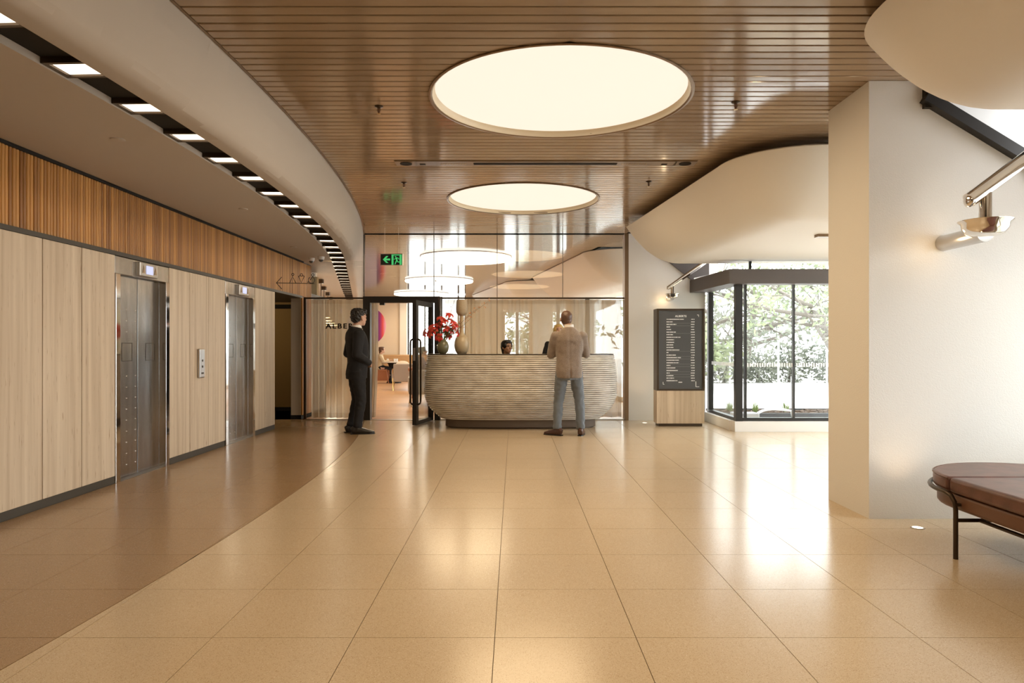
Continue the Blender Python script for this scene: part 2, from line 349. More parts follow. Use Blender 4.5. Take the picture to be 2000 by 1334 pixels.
# ---- lifts
def make_lift(dy, label):
    e = empty('door_lift', (XW, 6.395+dy, 0), label=label, cat='lift door', kind='structure')
    m = MB(); m.box((-0.075,0,0),(0.008,0.075,1.905)); bevel_obj(m.build('jamb', M['steel_polished'], e), 0.004)
    m = MB(); m.box((-0.075,0.92,0),(0.008,0.995,1.905)); bevel_obj(m.build('jamb', M['steel_polished'], e), 0.004)
    m = MB(); m.box((-0.075,0,1.905),(-0.002,0.995,2.064)); bevel_obj(m.build('header_panel', M['steel'], e), 0.003)
    m = MB(); m.box((-0.118,0.075,0),(-0.09,0.92,1.905)); m.build('shaft', M['void_black'], e)
    m = MB(); m.box((-0.09,0.075,-0.004),(-0.002,0.92,0.004)); m.build('sill', M['steel_brushed'], e)
    for a,b in ((0.078,0.493),(0.507,0.917)):
        m = MB(); m.box((-0.09,a,0.006),(-0.066,b,1.903)); lf = m.build('door_leaf', M['steel'], e); bevel_obj(lf, 0.001, 1)
        m = MB()
        for iz in range(15):
            z = 0.12+0.105*iz
            if 1.05 < z < 1.3: continue
            for yy in ((a+0.02, (a+b)/2+0.02, b-0.03) if a < 0.2 else ()):
                m.ball((-0.066,yy,z), (0.006,0.007,0.007), 8, 5)
        if m.v: m.build('rivets', M['steel_polished'], lf, 180)
        m = MB(); c = (a+b)/2+0.03; 
        for (y0,z0,y1,z1) in ((-0.09,1.10,0.09,1.105),(-0.09,1.27,0.09,1.275),(-0.09,1.10,-0.085,1.275),(0.085,1.10,0.09,1.275)): m.box((-0.067,c+y0,z0),(-0.064,c+y1,z1))
        m.build('engraved_square', M['dark_skirting'], lf)
    ind = MB(); ind.box((-0.004,0.36,1.918),(0.035,0.70,2.052)); io = ind.build('indicator', M['steel_brushed'], e); bevel_obj(io, 0.008, 3)
    m = MB(); m.box((0.034,0.475,1.945),(0.038,0.60,2.025)); m.build('screen', M['screen_blue'], io)
    for y0,sg in ((0.425,1),(0.65,1)):
        m = MB(); m.prism([(y0-0.022,1.95),(y0+0.022,1.95),(y0,2.02)], 'x', 0.034, 0.039); m.build('arrow', M['steel_polished'], io)
    return e
make_lift(0, 'near stainless steel lift door with blue lit floor display, left of call panel')
make_lift(2.445, 'far stainless steel lift door with floor display, right of call panel')
cp = empty('lift_call_panel', (XW,8.11,0.88), label='upright stainless steel lift call panel between the two lifts', cat='call panel')
m = MB(); m.box((0,-0.065,0),(0.035,0.065,0.335)); bevel_obj(m.build('housing', M['steel_brushed'], cp), 0.012, 3)
for z in (0.13,0.20):
    m = MB(); m.rings([[(x,0.014*math.cos(t*math.pi/6),z+0.014*math.sin(t*math.pi/6)) for t in range(12)] for x in (0.034,0.038)]); m.build('button', M['dark_skirting'], cp)
m = MB(); m.box((0.034,-0.03,0.045),(0.0365,0.03,0.065)); m.build('plate', M['dark_skirting'], cp)

# ---- dropped soffit with light slot, and the bulkhead curving up to the slats
prof = [(-2.42,ZS),(-2.42,ZS+0.042),(-2.18,ZS+0.042),(-2.18,ZS),(-2.09,ZS+0.002),(-2.055,ZS+0.012),(-2.025,ZS+0.038),(-2.002,ZS+0.075),(-1.975,ZS+0.14),(-1.945,ZS+0.22),(-1.91,ZS+0.32),(-1.875,ZS+0.44),(-1.872,ZS+0.47)]
ys = [-4+0.3*i for i in range(54)]+[12.0,12.15,12.25]+[12.6+0.6*i for i in range(25)]
m = MB(); 
rows = []
for y in ys: rows.append([((XW-0.05 if y <= 12.15 else -9.0), y, ZS)]+[(x+off(y), y, z) for x,z in prof])
n = len(rows[0])
for i in range(len(rows)-1):
    for j in range(n-1):
        m.mi = 1 if j == 2 else 0
        m.add([rows[i][j],rows[i][j+1],rows[i+1][j+1],rows[i+1][j]], [(0,1,2,3)])
me = m.mesh('ceiling_soffit', [M['plaster'], M['void_black']])
bm = bmesh.new(); bm.from_mesh(me); bmesh.ops.remove_doubles(bm, verts=bm.verts, dist=1e-5); bm.to_mesh(me); bm.free()
me.polygons.foreach_set('use_smooth', [True]*len(me.polygons)); me.set_sharp_from_angle(angle=math.radians(40))
soff = link('ceiling_soffit', me); tag(soff, 'low plaster ceiling over the lifts with rounded edge curving up to the slats', 'ceiling', kind='structure')
lamp_glow = MB(); lamp_glow.box((-0.088,-0.082,0.012),(0.105,0.082,0.02)); lg = lamp_glow.mesh('diffuser', M['slot_glow'])
fr = MB()
fr.box((-0.118,-0.105,0),(-0.088,0.105,0.034)); fr.box((0.105,-0.105,0),(0.118,0.105,0.034)); fr.box((-0.088,-0.105,0),(0.105,-0.082,0.034)); fr.box((-0.088,0.082,0),(0.105,0.105,0.034))
fm = fr.mesh('lamp_frame', M['dark_bronze'])
k = 0
for i in range(-1, 27):
    y = 3.765+0.6075*i; x = -2.30+off(y); dx = (off(y+0.1)-off(y-0.1))/0.2
    if y > 11.6 and y < 12.3: y += 0
    lab = ORD[k]+' rectangular lamp of the curved black ceiling slot, counted from the left' ; k += 1
    e = empty('slot_lamp', (x,y,ZS+0.008), math.atan(-dx), lab, 'lamp', 'rectangular lamps in the curved ceiling slot')
    link('lamp_frame', fm, e); link('diffuser', lg, e)
for (x,y,q) in ((230,272,'large'),(475,408,'middle'),(573,482,'small')):
    Y = (ZS-H)*F/(678-y); X = (x-1004)*Y/F
    m = MB(); m.lathe([(0.048,0),(0.048,-0.006),(0.04,-0.008)], 20); o = m.build('cover_disc', M['plaster'], None, 30); o.location = (X,Y,ZS)
    tag(o, {'large':'round plaster cover disc in the soffit above the near lift','middle':'round cover disc in the soffit above the far lift','small':'tiny round cover disc in the soffit near the toilet sign'}[q], 'ceiling cover', 'sprinkler covers in the soffit')

# ---- slat ceiling
m = MB(); m.prism([(-9,-4),(4.15,-4),(4.15,5.1),(6.4,5.1),(6.4,10.5),(3.6,10.5),(3.6,12.6),(0.3,27.6),(-9,27.6)], 'z', 3.34, 3.5); ceil_o = m.build('ceiling', M['void_black']); tag(ceil_o, 'glossy bronze metal slat ceiling with black void above', 'ceiling', kind='structure')
DISCS = [(0.355,5.45,1.0),(0.12,9.2,0.985),(-1.02,15.0,0.97),(-2.14,20.2,0.98),(-3.3,25.2,0.98)]
RN, YFN, XN = 0.75, 4.53, 1.96           # near white bulkhead: corner radius, far end, left edge
RA, YNA = 0.80, 6.34                      # far white bulkhead: corner radius, near end
def XA(Y): return 2.06-0.1*(Y-7.1)
def redge(Y): return 3.3 if Y < 11.86 else 1.9
sl_prof = [(0.0,0.018),(0.003,0.003),(0.007,0.0),(0.020,0.0),(0.033,0.0),(0.046,0.0),(0.059,0.0),(0.072,0.0),(0.085,0.0),(0.089,0.003),(0.092,0.018)]
def slat_piece(y0, fa, fb, parent, name='slat'):
    """fa, fb: left and right end as functions of Y"""
    m = MB(); n = len(sl_prof); L0 = []; R0 = []
    for (u,z) in sl_prof:
        L0.append((fa(y0+u), u, z)); R0.append((fb(y0+u), u, z))
    m.rings([L0, R0], False, False)
    m.add(L0,[tuple(range(n))]); m.add(R0,[tuple(range(n-1,-1,-1))])
    o = m.build(name, M['slat_metal'], parent); o.location = (0, y0, ZC); return o
PITCH = 0.1015
k0 = int(-1.0/PITCH)
for k in range(k0, 119):
    y0 = 3.88+PITCH*(k-38)+0.005; y1 = y0+0.092
    if y1 > YG-0.03: break
    fl = lambda y: -1.85+off(y)
    r = redge(y1); fr_ = lambda y, r=r: r
    cut = None
    for (cx,cy,R) in DISCS[:2]+[(0.17,1.7,1.0)]:
        Rc = R-0.012
        if y1 > cy-Rc and y0 < cy+Rc: cut = (cx,cy,Rc)
    if cut:
        cx,cy,Rc = cut; hh = lambda y, cy=cy, Rc=Rc: math.sqrt(max(Rc*Rc-(y-cy)**2,0))
        slat_piece(y0, fl, lambda y: cx-hh(y), ceil_o); slat_piece(y0, lambda y: cx+hh(y), fr_, ceil_o)
    else: slat_piece(y0, fl, fr_, ceil_o)
# edge trim along the bulkhead
m = MB(); R_ = []
for y in [-2+0.4*i for i in range(36)]:
    x = -1.868+off(y); R_.append([(x,y,ZC-0.004),(x+0.016,y,ZC-0.004),(x+0.016,y,ZC+0.02),(x,y,ZC+0.02)])
m.rings(R_); m.build('edge_trim', M['bronze_trim'], ceil_o)
# slats beyond the glass screen: too fine to pick apart
m = MB(); y = 12.08
while y < 27.3:
    xl = -1.85+off(y)
    r = 3.3
    if y > 13.5: r = 1.45-0.18*(y-14.3)
    if y > 20.1: r = min(r, -0.1-0.215*(y-20.8))
    r = max(r, xl+0.5)
    m.add([(xl,y,ZC),(r,y,ZC),(r,y+0.092,ZC),(xl,y+0.092,ZC)], [(0,1,2,3)]); y += PITCH
o = m.build('far_slats', M['slat_metal'], ceil_o); o['kind'] = 'stuff'

# ---- white sculpted bulkheads on the right
def bulkhead(name, edge, y_corner_end, y_other, r, xr, depth, near=True, ztop=3.135, rs=None):
    """rounded corner at y_corner_end; edge(Y) left edge; r range of the belly"""
    sg = 1 if near else -1
    cy = y_corner_end+sg*r; cx = edge(cy)+r
    B = []           # (boundary point, inner point)
    n1 = 24
    for i in range(n1+1):
        Y = y_other+(cy-y_other)*i/n1; B.append(((edge(Y),Y),(edge(Y)+r,Y)))
    for i in range(1,17):
        a = math.pi/2*i/16
        B.append(((cx-r*math.cos(a), cy-sg*r*math.sin(a)), (cx,cy)))
    for i in range(1,13):
        X = cx+(xr-cx)*i/12; B.append(((X,y_corner_end),(X,cy)))
    NS = 14; rings = []
    for (p,q) in B:
        row = []
        for s in range(NS+1):
            t = (s/NS)**1.4; row.append((p[0]+(q[0]-p[0])*t, p[1]+(q[1]-p[1])*t, ztop-depth*(1-(1-t)**2.1)))
        rings.append(row)
    m = MB(); m.rings(rings, False, False)
    zb = ztop-depth
    ed = [(edge(y_other+(cy-y_other)*i/n1)+r, y_other+(cy-y_other)*i/n1, zb) for i in range(n1+1)]
    m.rings([ed, [(xr,p[1],zb) for p in ed]], False, False)
    # lip turning up into the void
    m.rings([[(p[0],p[1],ztop) for p,q in B], [(p[0]+0.015*(q[0]-p[0]),p[1]+0.015*(q[1]-p[1]),ztop+0.012) for p,q in B], [(p[0]+0.6*(q[0]-p[0]),p[1]+0.6*(q[1]-p[1]),ztop+0.02) for p,q in B], [(p[0]+0.6*(q[0]-p[0]),p[1]+0.6*(q[1]-p[1]),ztop+0.25) for p,q in B]], False, False)
    # far/near end cap
    end = rings[0]; m.add([(xr,y_other,zb),(xr,y_other,ztop+0.02),(end[0][0]+0.01,y_other,ztop+0.012)]+end, [tuple(range(len(end)+3))])
    me = m.mesh(name, M['bulkhead_white'])
    bm = bmesh.new(); bm.from_mesh(me); bmesh.ops.remove_doubles(bm, verts=bm.verts, dist=1e-4); bmesh.ops.recalc_face_normals(bm, faces=bm.faces); bm.to_mesh(me); bm.free()
    me.polygons.foreach_set('use_smooth', [True]*len(me.polygons)); me.set_sharp_from_angle(angle=math.radians(38))
    return link(name, me)
o = bulkhead('ceiling_bulkhead', lambda Y: XN, YFN, -4.0, RN, 4.1, 0.52, near=False, ztop=3.06)
tag(o, 'smooth white rounded ceiling bulkhead at the top right corner, nearest the camera', 'ceiling bulkhead', 'white sculpted ceiling bulkheads', 'structure')
o = bulkhead('ceiling_bulkhead', XA, YNA, 10.7, RA, 6.3, 0.55, ztop=3.05)
tag(o, 'large white sculpted ceiling bulkhead over the directory board and bay window', 'ceiling bulkhead', 'white sculpted ceiling bulkheads', 'structure')
m = MB(); m.box((3.40,7.9,2.47),(4.2,8.0,2.51)); o2 = m.build('recess_trim', M['bronze_trim'], o)
o = bulkhead('ceiling_bulkhead', lambda Y: 1.4-0.18*(Y-14.3), 13.6, 19.3, 0.9, 4.0, 0.62)
tag(o, 'white sculpted bulkhead seen through the upper glass above the curtain', 'ceiling bulkhead', 'white sculpted ceiling bulkheads', 'structure')
o = bulkhead('ceiling_bulkhead', lambda Y: -0.25-0.25*(Y-20.8), 20.2, 26.0, 0.9, 3.0, 0.62)
tag(o, 'farthest and smallest white bulkhead seen through the upper glass', 'ceiling bulkhead', 'white sculpted ceiling bulkheads', 'structure')

# ---- white stucco fin walls on the right
m = MB(); m.prism([(2.552,0),(4.1,0),(4.1,2.27),(2.94,2.975),(2.94,3.148),(2.552,3.148)], 'y', 5.08, 5.735)
o = m.build('wall_right_near', M['stucco']); tag(o, 'white stucco fin wall behind the leather bench, full height', 'wall', kind='structure')
fin_near = o
e = empty('trim_sloped', (2.94,5.08,2.975), label='black sloping window frame cutting across the near stucco wall', cat='window frame', kind='structure')
d = Vector((1.16,0,-0.705)).normalized(); nrm = Vector((0.52,0,0.854))
def bar(name, a, b, w, t, up, parent, material):
    """rectangular bar from a to b, width w along 'up', thickness t across"""
    a,b,up = Vector(a),Vector(b),Vector(up).normalized(); dd = (b-a).normalized(); sdv = dd.cross(up).normalized(); up = sdv.cross(dd)
    m = MB(); m.rings([[p+up*w/2+sdv*t/2, p+up*w/2-sdv*t/2, p-up*w/2-sdv*t/2, p-up*w/2+sdv*t/2] for p in (a,b)]); return m.build(name, material, parent)
bar('sloped_member', nrm*0.036+d*-0.03+Vector((0,0.06,0)), nrm*0.036+d*1.45+Vector((0,0.06,0)), 0.075, 0.26, nrm, e, M['black_frame'])
bar('sloped_bead', nrm*0.095+d*-0.02+Vector((0,0.10,0)), nrm*0.095+d*1.45+Vector((0,0.10,0)), 0.05, 0.14, nrm, e, M['black_frame'])
bar('upright_member', (0.02,0.06,-0.03), (0.02,0.06,0.22), 0.05, 0.2, (1,0,0), e, M['black_frame'])
m = MB(); m.prism([(2.98,2.98),(5.2,1.65),(5.2,4.2),(2.98,4.2)], 'y', 5.35, 5.73); o = m.build('wall_outer_fin', M['white_paint']); tag(o, 'white outdoor wall seen above the sloping black frame', 'wall', kind='structure')
m = MB(); m.prism([(1.93,0),(3.22,0),(3.22,2.2),(2.96,2.38),(2.42,2.81),(2.04,3.148),(1.93,3.148)], 'y', 11.9, 12.55)
o = m.build('wall_right_far', M['stucco']); tag(o, 'white stucco wall behind the directory board', 'wall', kind='structure')
m = MB(); m.prism([(2.42,2.81),(3.02,2.33),(3.02,2.40),(2.46,2.86)], 'y', 11.86, 12.2); m.prism([(2.46,2.86),(3.02,2.40),(3.3,2.46),(3.3,2.9)], 'y', 11.95, 12.2)
o = m.build('trim_far_slope', M['dark_header']); tag(o, 'dark sloping trim on the far stucco wall under the white bulkhead', 'trim', kind='structure')
# metal jamb where the glass screen meets the wall
m = MB(); m.box((1.865,11.9,0),(1.93,12.1,3.15)); o = m.build('trim_jamb', M['bronze_trim']); tag(o, 'slim bronze jamb between glass screen and white wall', 'trim', kind='structure')

# ---- bay window
WX, WY = 3.24, 10.32
bay = empty('window_bay', (0,0,0), label='black framed bay window with low white sill looking onto the garden', cat='window', kind='structure')
m = MB(); m.box((WX-0.02,WY-0.02,0),(6.3,WY+0.16,0.15)); m.build('sill', M['white_paint'], bay)
m = MB(); m.box((WX-0.05,WY+0.16,0),(WX+0.12,11.9,0.15)); m.build('sill', M['white_paint'], bay)
m = MB(); m.prism([(2.96,11.9),(3.10,10.17),(6.3,10.17),(6.3,10.45),(3.36,10.45),(3.3,11.9)], 'z', 2.15, 2.36); m.build('header_beam', M['dark_header'], bay)
m = MB(); m.box((WX,WY+0.0,0.15),(WX+0.10,WY+0.10,2.15)); m.build('corner_post', M['black_frame'], bay)
m = MB(); m.box((WX+0.01,11.80,0.15),(WX+0.09,11.9,2.15)); m.build('side_post', M['black_frame'], bay)
m = MB(); m.box((WX+0.1,WY+0.02,0.15),(6.3,WY+0.1,0.20)); m.build('bottom_rail', M['black_frame'], bay)
m = MB(); m.box((WX+0.01,WY+0.1,0.15),(WX+0.09,11.8,0.195)); m.build('bottom_rail', M['black_frame'], bay)
for xx in (WX+0.155,): 
    m = MB(); m.box((xx-0.012,WY+0.02,0.2),(xx+0.012,WY+0.1,2.15)); m.build('mullion', M['black_frame'], bay)
for xx in (4.10,5.2): 
    m = MB(); m.box((xx-0.012,WY+0.02,0.2),(xx+0.012,WY+0.09,2.15)); m.build('mullion', M['black_frame'], bay)
for a,b in ((WX+0.17,4.085),(4.115,5.185),(5.215,6.3)):
    m = MB(); m.box((a,WY+0.05,0.2),(b,WY+0.058,2.15)); m.build('pane', M['window_glass'], bay)
m = MB(); m.box((WX+0.046,WY+0.1,0.195),(WX+0.054,11.8,2.15)); m.build('pane', M['window_glass'], bay)
m = MB(); m.box((3.3,WY+0.1,2.36),(6.3,WY+0.108,2.56)); m.build('clerestory_pane', M['window_glass'], bay)
m = MB(); m.box((3.47,WY+0.09,2.36),(3.50,WY+0.13,2.56)); m.build('mullion', M['black_frame'], bay)
# visibility dots printed on the glass
m = MB(); x = WX+0.18
while x < 6.2: m.box((x,WY+0.047,0.945),(x+0.020,WY+0.0495,1.0)); x += 0.036
y = WY+0.14
while y < 11.75: m.box((WX+0.043,y,0.945),(WX+0.0455,y+0.02,1.0)); y += 0.036
o = m.build('printed_band', M['white_mark'], bay); o['kind'] = 'stuff'
# entrance glazing to the right, outside the frame, that lets daylight in
g = empty('window_right', label='full height entrance glazing on the right, behind the near stucco wall', cat='window', kind='structure')
m = MB(); m.box((6.3,5.735,0.0),(6.31,10.4,2.54)); m.build('pane', M['window_glass'], g)
for y in (5.74,7.25,8.8,10.36):
    m = MB(); m.box((6.27,y-0.03,0),(6.34,y+0.03,2.54)); m.build('mullion', M['black_frame'], g)
m = MB(); m.box((4.1,5.735-0.1,0),(6.34,5.735,2.54)); m.build('return_wall', M['stucco'], g)
g = empty('window_right_near', label='tall glazing on the right beside the leather bench, narrowed by wall added to limit daylight', cat='window', kind='structure')
m = MB(); m.box((4.1,2.0,0.5),(4.11,5.08,2.15)); m.build('pane', M['window_glass'], g)
m = MB(); m.box((4.1,-4.1,0.0),(4.2,2.0,2.56)); m.box((4.1,2.0,0),(4.2,5.08,0.5)); m.box((4.1,2.0,2.15),(4.2,5.08,2.56)); m.build('daylight_limit_wall', M['stucco'], g)  # unseen wall added around the pane to cut daylight on stucco and lift wall
for y in (2.03,3.5,5.05):
    m = MB(); m.box((4.07,y-0.03,0.5),(4.14,y+0.03,2.15)); m.build('mullion', M['black_frame'], g)
# wall behind the camera
m = MB(); m.box((-4,-4.1,0),(4.14,-4,3.5)); o = m.build('wall_back', M['stucco']); tag(o, 'plain wall behind the camera', 'wall', kind='structure')

# ---- glass screen to the restaurant
scr = empty('window_screen', (0,YG,0), label='tall glass screen with dark transom between lobby and restaurant', cat='glass screen', kind='structure')
JX = [-3.53,-2.545,-1.36,-0.287,0.826,1.865]
for i in range(5):
    a,b = JX[i]+0.003, JX[i+1]-0.003
    top = 2.695 if i == 0 else 3.145
    m = MB(); m.box((a,-0.006,2.078),(b,0.006,top)); m.build('upper_pane', M['glass'], scr)
for a,b in ((-3.53,-2.55),(-1.25,-0.29),(-0.284,1.865)):
    m = MB(); m.box((a,-0.006,0.012),(b,0.006,2.052)); m.build('lower_pane', M['glass'], scr)
m = MB(); m.box((-3.56,-0.03,2.052),(1.865,0.03,2.078)); m.build('transom', M['dark_bronze'], scr)
for x in JX[1:5]:
    m = MB(); m.box((x-0.005,-0.012,2.078),(x+0.005,0.012,3.145)); m.build('joint', M['dark_bronze'], scr)
m = MB(); m.box((-0.292,-0.01,0.012),(-0.283,0.01,2.052)); m.build('joint', M['dark_bronze'], scr)
m = MB(); m.box((-3.56,-0.025,0),(-2.55,0.025,0.014)); m.box((-1.25,-0.025,0),(1.865,0.025,0.014)); m.build('floor_channel', M['steel_brushed'], scr)
m = MB(); m.box((-3.57,-0.02,0),(-3.53,0.02,2.07)); m.build('edge_channel', M['dark_bronze'], scr)
tm = text_mesh('ALBERTS', 0.098, 0.004, 'lettering', 1.3, 0.003); tm.materials.append(M['void_black'])
o = link('lettering', tm, scr); xs_ = [v.co.x for v in tm.vertices]; k_ = 0.65/(max(xs_)-min(xs_)); o.scale = (k_,1.2,1); o.location = (-2.875-k_*(max(xs_)+min(xs_))/2,-0.012,1.552); o.rotation_euler = (math.pi/2,0,0); o['label'] = 'black letters reading ALBERTS'

# ---- doorway
dr = empty('door_frame', (0,YG,0), label='black steel doorway to the restaurant with one glass leaf standing open', cat='door', kind='structure')
m = MB(); m.box((-2.55,-0.08,0),(-2.43,0.08,1.985)); m.build('door_post', M['black_frame'], dr)
m = MB(); m.box((-1.345,-0.08,0),(-1.25,0.08,1.985)); m.build('door_post', M['black_frame'], dr)
m = MB(); m.box((-2.55,-0.08,1.985),(-1.25,0.08,2.09)); m.build('door_head', M['black_frame'], dr)
m = MB(); m.box((-2.27,-0.075,1.945),(-2.19,0.0,1.985)); m.build('door_closer', M['black_frame'], dr)
m = MB(); m.box((-2.55,-0.06,-0.002),(-1.25,0.06,0.006)); m.build('threshold', M['steel_brushed'], dr)
lf = empty('door_leaf', (0,0,0)); lf.parent = dr
hx, hy = -1.385, -0.10; fx, fy = -1.565, -0.92
D = Vector((fx-hx, fy-hy, 0)); Ln = D.length; D.normalize(); Nn = Vector((-D.y, D.x, 0))
lf.location = (hx,hy,0); lf.rotation_euler = (0,0,math.atan2(D.y, D.x))
def lbox(name, a, b, material): m = MB(); m.box(a,b); return m.build(name, material, lf)
lbox('stile', (0,-0.03,0.01),(0.10,0.03,1.975), M['black_frame'])
st = lbox('stile', (Ln-0.11,-0.032,0.01),(Ln,0.032,1.975), M['black_frame'])
lbox('rail', (0.10,-0.03,1.90),(Ln-0.11,0.03,1.975), M['black_frame'])
lbox('rail', (0.10,-0.03,0.01),(Ln-0.11,0.03,0.07), M['black_frame'])
lbox('pane', (0.10,-0.005,0.07),(Ln-0.11,0.005,1.90), M['glass'])
lbox('lock_plate', (Ln-0.002,-0.018,1.02),(Ln+0.003,0.018,1.22), M['steel_brushed'])
for sg in (-1,1):
    y1 = sg*0.085; xh = Ln-0.055; r = 0.05; pts = [(xh,sg*0.03,0.33)]
    pts += [(xh, sg*(0.035+0.05*math.sin(t*math.pi/8)), 0.38-0.05*math.cos(t*math.pi/8)) for t in range(5)]
    pts += [(xh, sg*(0.035+0.05*math.cos(t*math.pi/8)), 1.31+0.05*math.sin(t*math.pi/8)) for t in range(5)]+[(xh,sg*0.03,1.36)]
    m = MB(); m.tube(pts, 0.0145, 10); m.build('pull_handle', M['dark_bronze'], lf, 60)
# ================================================================== LIGHTS OF THE CEILING
DL = ['largest round glowing ceiling light, nearest the camera','second round glowing ceiling light, above the reception desk',
      'round ceiling light seen through the upper glass, largest of three','middle round ceiling light seen through the upper glass','farthest round ceiling light, just above the doorway head',
      'round ceiling light straight above the camera, outside the picture']
for i,(cx,cy,R) in enumerate(DISCS+[(0.17,1.7,1.0)]):
    e = empty('ceiling_light', (cx,cy,ZC), 0, DL[i], 'ceiling light', 'round glowing ceiling lights')
    z0 = 0.0
    m = MB(); m.lathe([(R+0.008,z0-0.003),(R+0.008,z0-0.010),(R-0.008,z0-0.012),(R-0.02,z0-0.004)], 72, cap=False); m.build('trim_ring', M['bronze_trim'], e, 40)
    if i in (2,3,4):
        m = MB(); m.lathe([(R-0.01,-0.008),(R-0.01,-0.05),(R-0.03,-0.066)], 72); m.build('diffuser', M['disc_glow_far'], e, 30)
    else:
      m = MB(); m.lathe([(R-0.018,z0-0.006),(R-0.020,z0+0.012),(R-0.028,z0+0.03),(R-0.042,z0+0.046)], 72, cap=False); m.build('rim', M['disc_rim'], e, 60)
      m = MB(); m.lathe([(R-0.04,z0+0.044),(R-0.04,z0+0.05)], 72); m.build('diffuser', M['disc_glow'], e)
    d = bpy.data.lights.new('ceiling_lamp','AREA'); d.shape = 'DISK'; d.size = 2*R-0.12; d.energy = DISC_W*(1.0 if i in (0,1,5) else 1.4); d.color = DISC_COL
    lo = bpy.data.objects.new('ceiling_lamp', d); COL.objects.link(lo); lo.parent = e; lo.location = (0,0,-0.012 if i in (0,1,5) else -0.07)

# ================================================================== RESTAURANT BEYOND THE SCREEN
m = mat('timber_floor', (0.52,0.30,0.15), 0.35); N,L,b = nodes(m)
br = N.new('ShaderNodeTexBrick'); br.inputs['Color1'].default_value = (0.56,0.34,0.18,1); br.inputs['Color2'].default_value = (0.46,0.26,0.13,1); br.inputs['Mortar'].default_value = (0.28,0.15,0.07,1)
br.inputs['Scale'].default_value = 1; br.inputs['Mortar Size'].default_value = 0.004; br.inputs['Brick Width'].default_value = 1.1; br.inputs['Row Height'].default_value = 0.11
L.new(coords(m, kind='World'), br.inputs['Vector']); L.new(br.outputs[0], b.inputs['Base Color'])
m = MB(); m.box((-9,12.05,-0.12),(3.6,27.3,0)); o = m.build('floor_timber', M['timber_floor']); tag(o, 'warm timber floor of the restaurant beyond the doorway', 'floor', kind='structure')
mat('cream_wall', (0.80,0.70,0.58), 0.7)
wf = empty('wall_restaurant', (0,27.0,0), label='cream end wall of the restaurant with a bright window', cat='wall', kind='structure')
m = MB(); m.box((-9,0,0),(-4.35,0.3,3.34)); m.box((-1.85,0,0),(-0.35,0.3,3.34)); m.build('masonry', M['cream_wall'], wf)
m = MB(); m.box((-4.35,-0.12,0),(-4.08,0.3,3.34)); m.build('white_column', M['white_paint'], wf)
m = MB(); m.box((-4.08,0.2,0),(-1.85,0.3,0.35)); m.build('window_sill', M['white_paint'], wf)
for x in (-4.06,-3.42,-2.78,-2.14,-1.87):
    m = MB(); m.box((x-0.03,0.12,0.35),(x+0.03,0.2,3.2)); m.build('mullion', M['black_frame'], wf)
m = MB(); m.box((-4.08,0.15,0.35),(-1.85,0.158,3.2)); m.build('pane', M['window_glass'], wf)
m = MB(); m.box((-9.1,12.2,0),(-9,27.3,3.34)); o = m.build('wall_restaurant_side', M['cream_wall']); tag(o, 'cream side wall of the restaurant, hidden left of the doorway', 'wall', kind='structure')
m = MB(); m.box((-9,13.85,0),(-3.82,13.95,2.2)); m.box((-9,13.9,2.2),(-3.9,14.0,2.72)); o = m.build('wall_passage_rear', M['cream_wall']); tag(o, 'cream wall between passage and restaurant', 'wall', kind='structure')
# garden side glazing of the restaurant
wr = empty('window_garden', label='garden side glazing of the restaurant behind the curtain', cat='window', kind='structure')
A = Vector((3.35,12.56,0)); B_ = Vector((0.0,27.1,0)); dv = (B_-A); Lw = dv.length; dv.normalize()
wr.location = A; wr.rotation_euler = (0,0,math.atan2(dv.y,dv.x))
m = MB(); m.box((0,-0.004,0.1),(Lw,0.004,2.56)); m.build('pane', M['window_glass'], wr)
m = MB(); m.box((0,-0.08,0),(Lw,0.08,0.1)); m.build('sill', M['white_paint'], wr)
m = MB(); m.box((0,-0.1,2.56),(Lw,0.1,3.34)); m.build('lintel', M['stucco'], wr)
for k in range(6):
    m = MB(); x = 0.9+k*2.7; m.box((x-0.03,-0.05,0.1),(x+0.03,0.05,2.56)); m.build('mullion', M['black_frame'], wr)
for x in (1.2,6.6,10.8):
    m = MB(); m.box((x,-0.35,0),(x+0.6,0.30,3.14)); m.build('column', M['stucco'], wr)

# curtains
def curtain(name, x0, x1, y, z0, z1, label, pitch=0.165, amp=0.045, flare=0.0):
    e = empty(name, ((x0+x1)/2, y, z0), 0, label, 'curtain', 'sheer linen curtains behind the glass')
    n = int((x1-x0)/pitch*9); P = []; ph = 0
    for i in range(n+1):
        t = i/n; x = x0+(x1-x0)*t-(x0+x1)/2; ph += (1+0.45*math.sin(i*0.11)+0.3*math.sin(i*0.037+1))*2*math.pi*(x1-x0)/pitch/n
        P.append((x, ph))
    def sheet(za, zb, rows, scale=1.0):
        rings = []
        for r in range(rows+1):
            z = za+(zb-za)*r/rows; h = (z-z0)/(z1-z0); a = amp*(1.15-0.5*h)*scale
            rings.append([(x+0.012*math.sin(p*2+0.6)-flare*(1-h)**3*(x-P[0][0])/(x1-x0), a*math.sin(p)+0.006*math.sin(p*2.3+h*2), z-z0) for x,p in P])
        return MB().rings(rings, False, False)
    sheet(z0+0.085, z1-0.07, 8).build('cloth', M['sheer_linen'], e, 180)
    sheet(z0, z0+0.085, 1).build('bottom_hem', M['sheer_hem'], e, 180)
    sheet(z1-0.07, z1, 1).build('heading', M['sheer_hem'], e, 180)
    return e
curtain('curtain', -3.50, -2.60, 12.14, 0.02, 2.05, 'sheer beige curtain behind the glass lettering, left of the doorway')
curtain('curtain', -2.60, -2.36, 12.24, 0.02, 2.05, 'narrow bunch of beige curtain gathered at the left of the doorway', 0.075, 0.05, 0.05)
curtain('curtain', -1.20, 1.84, 12.16, 0.03, 2.05, 'wide sheer beige curtain behind the reception desk')

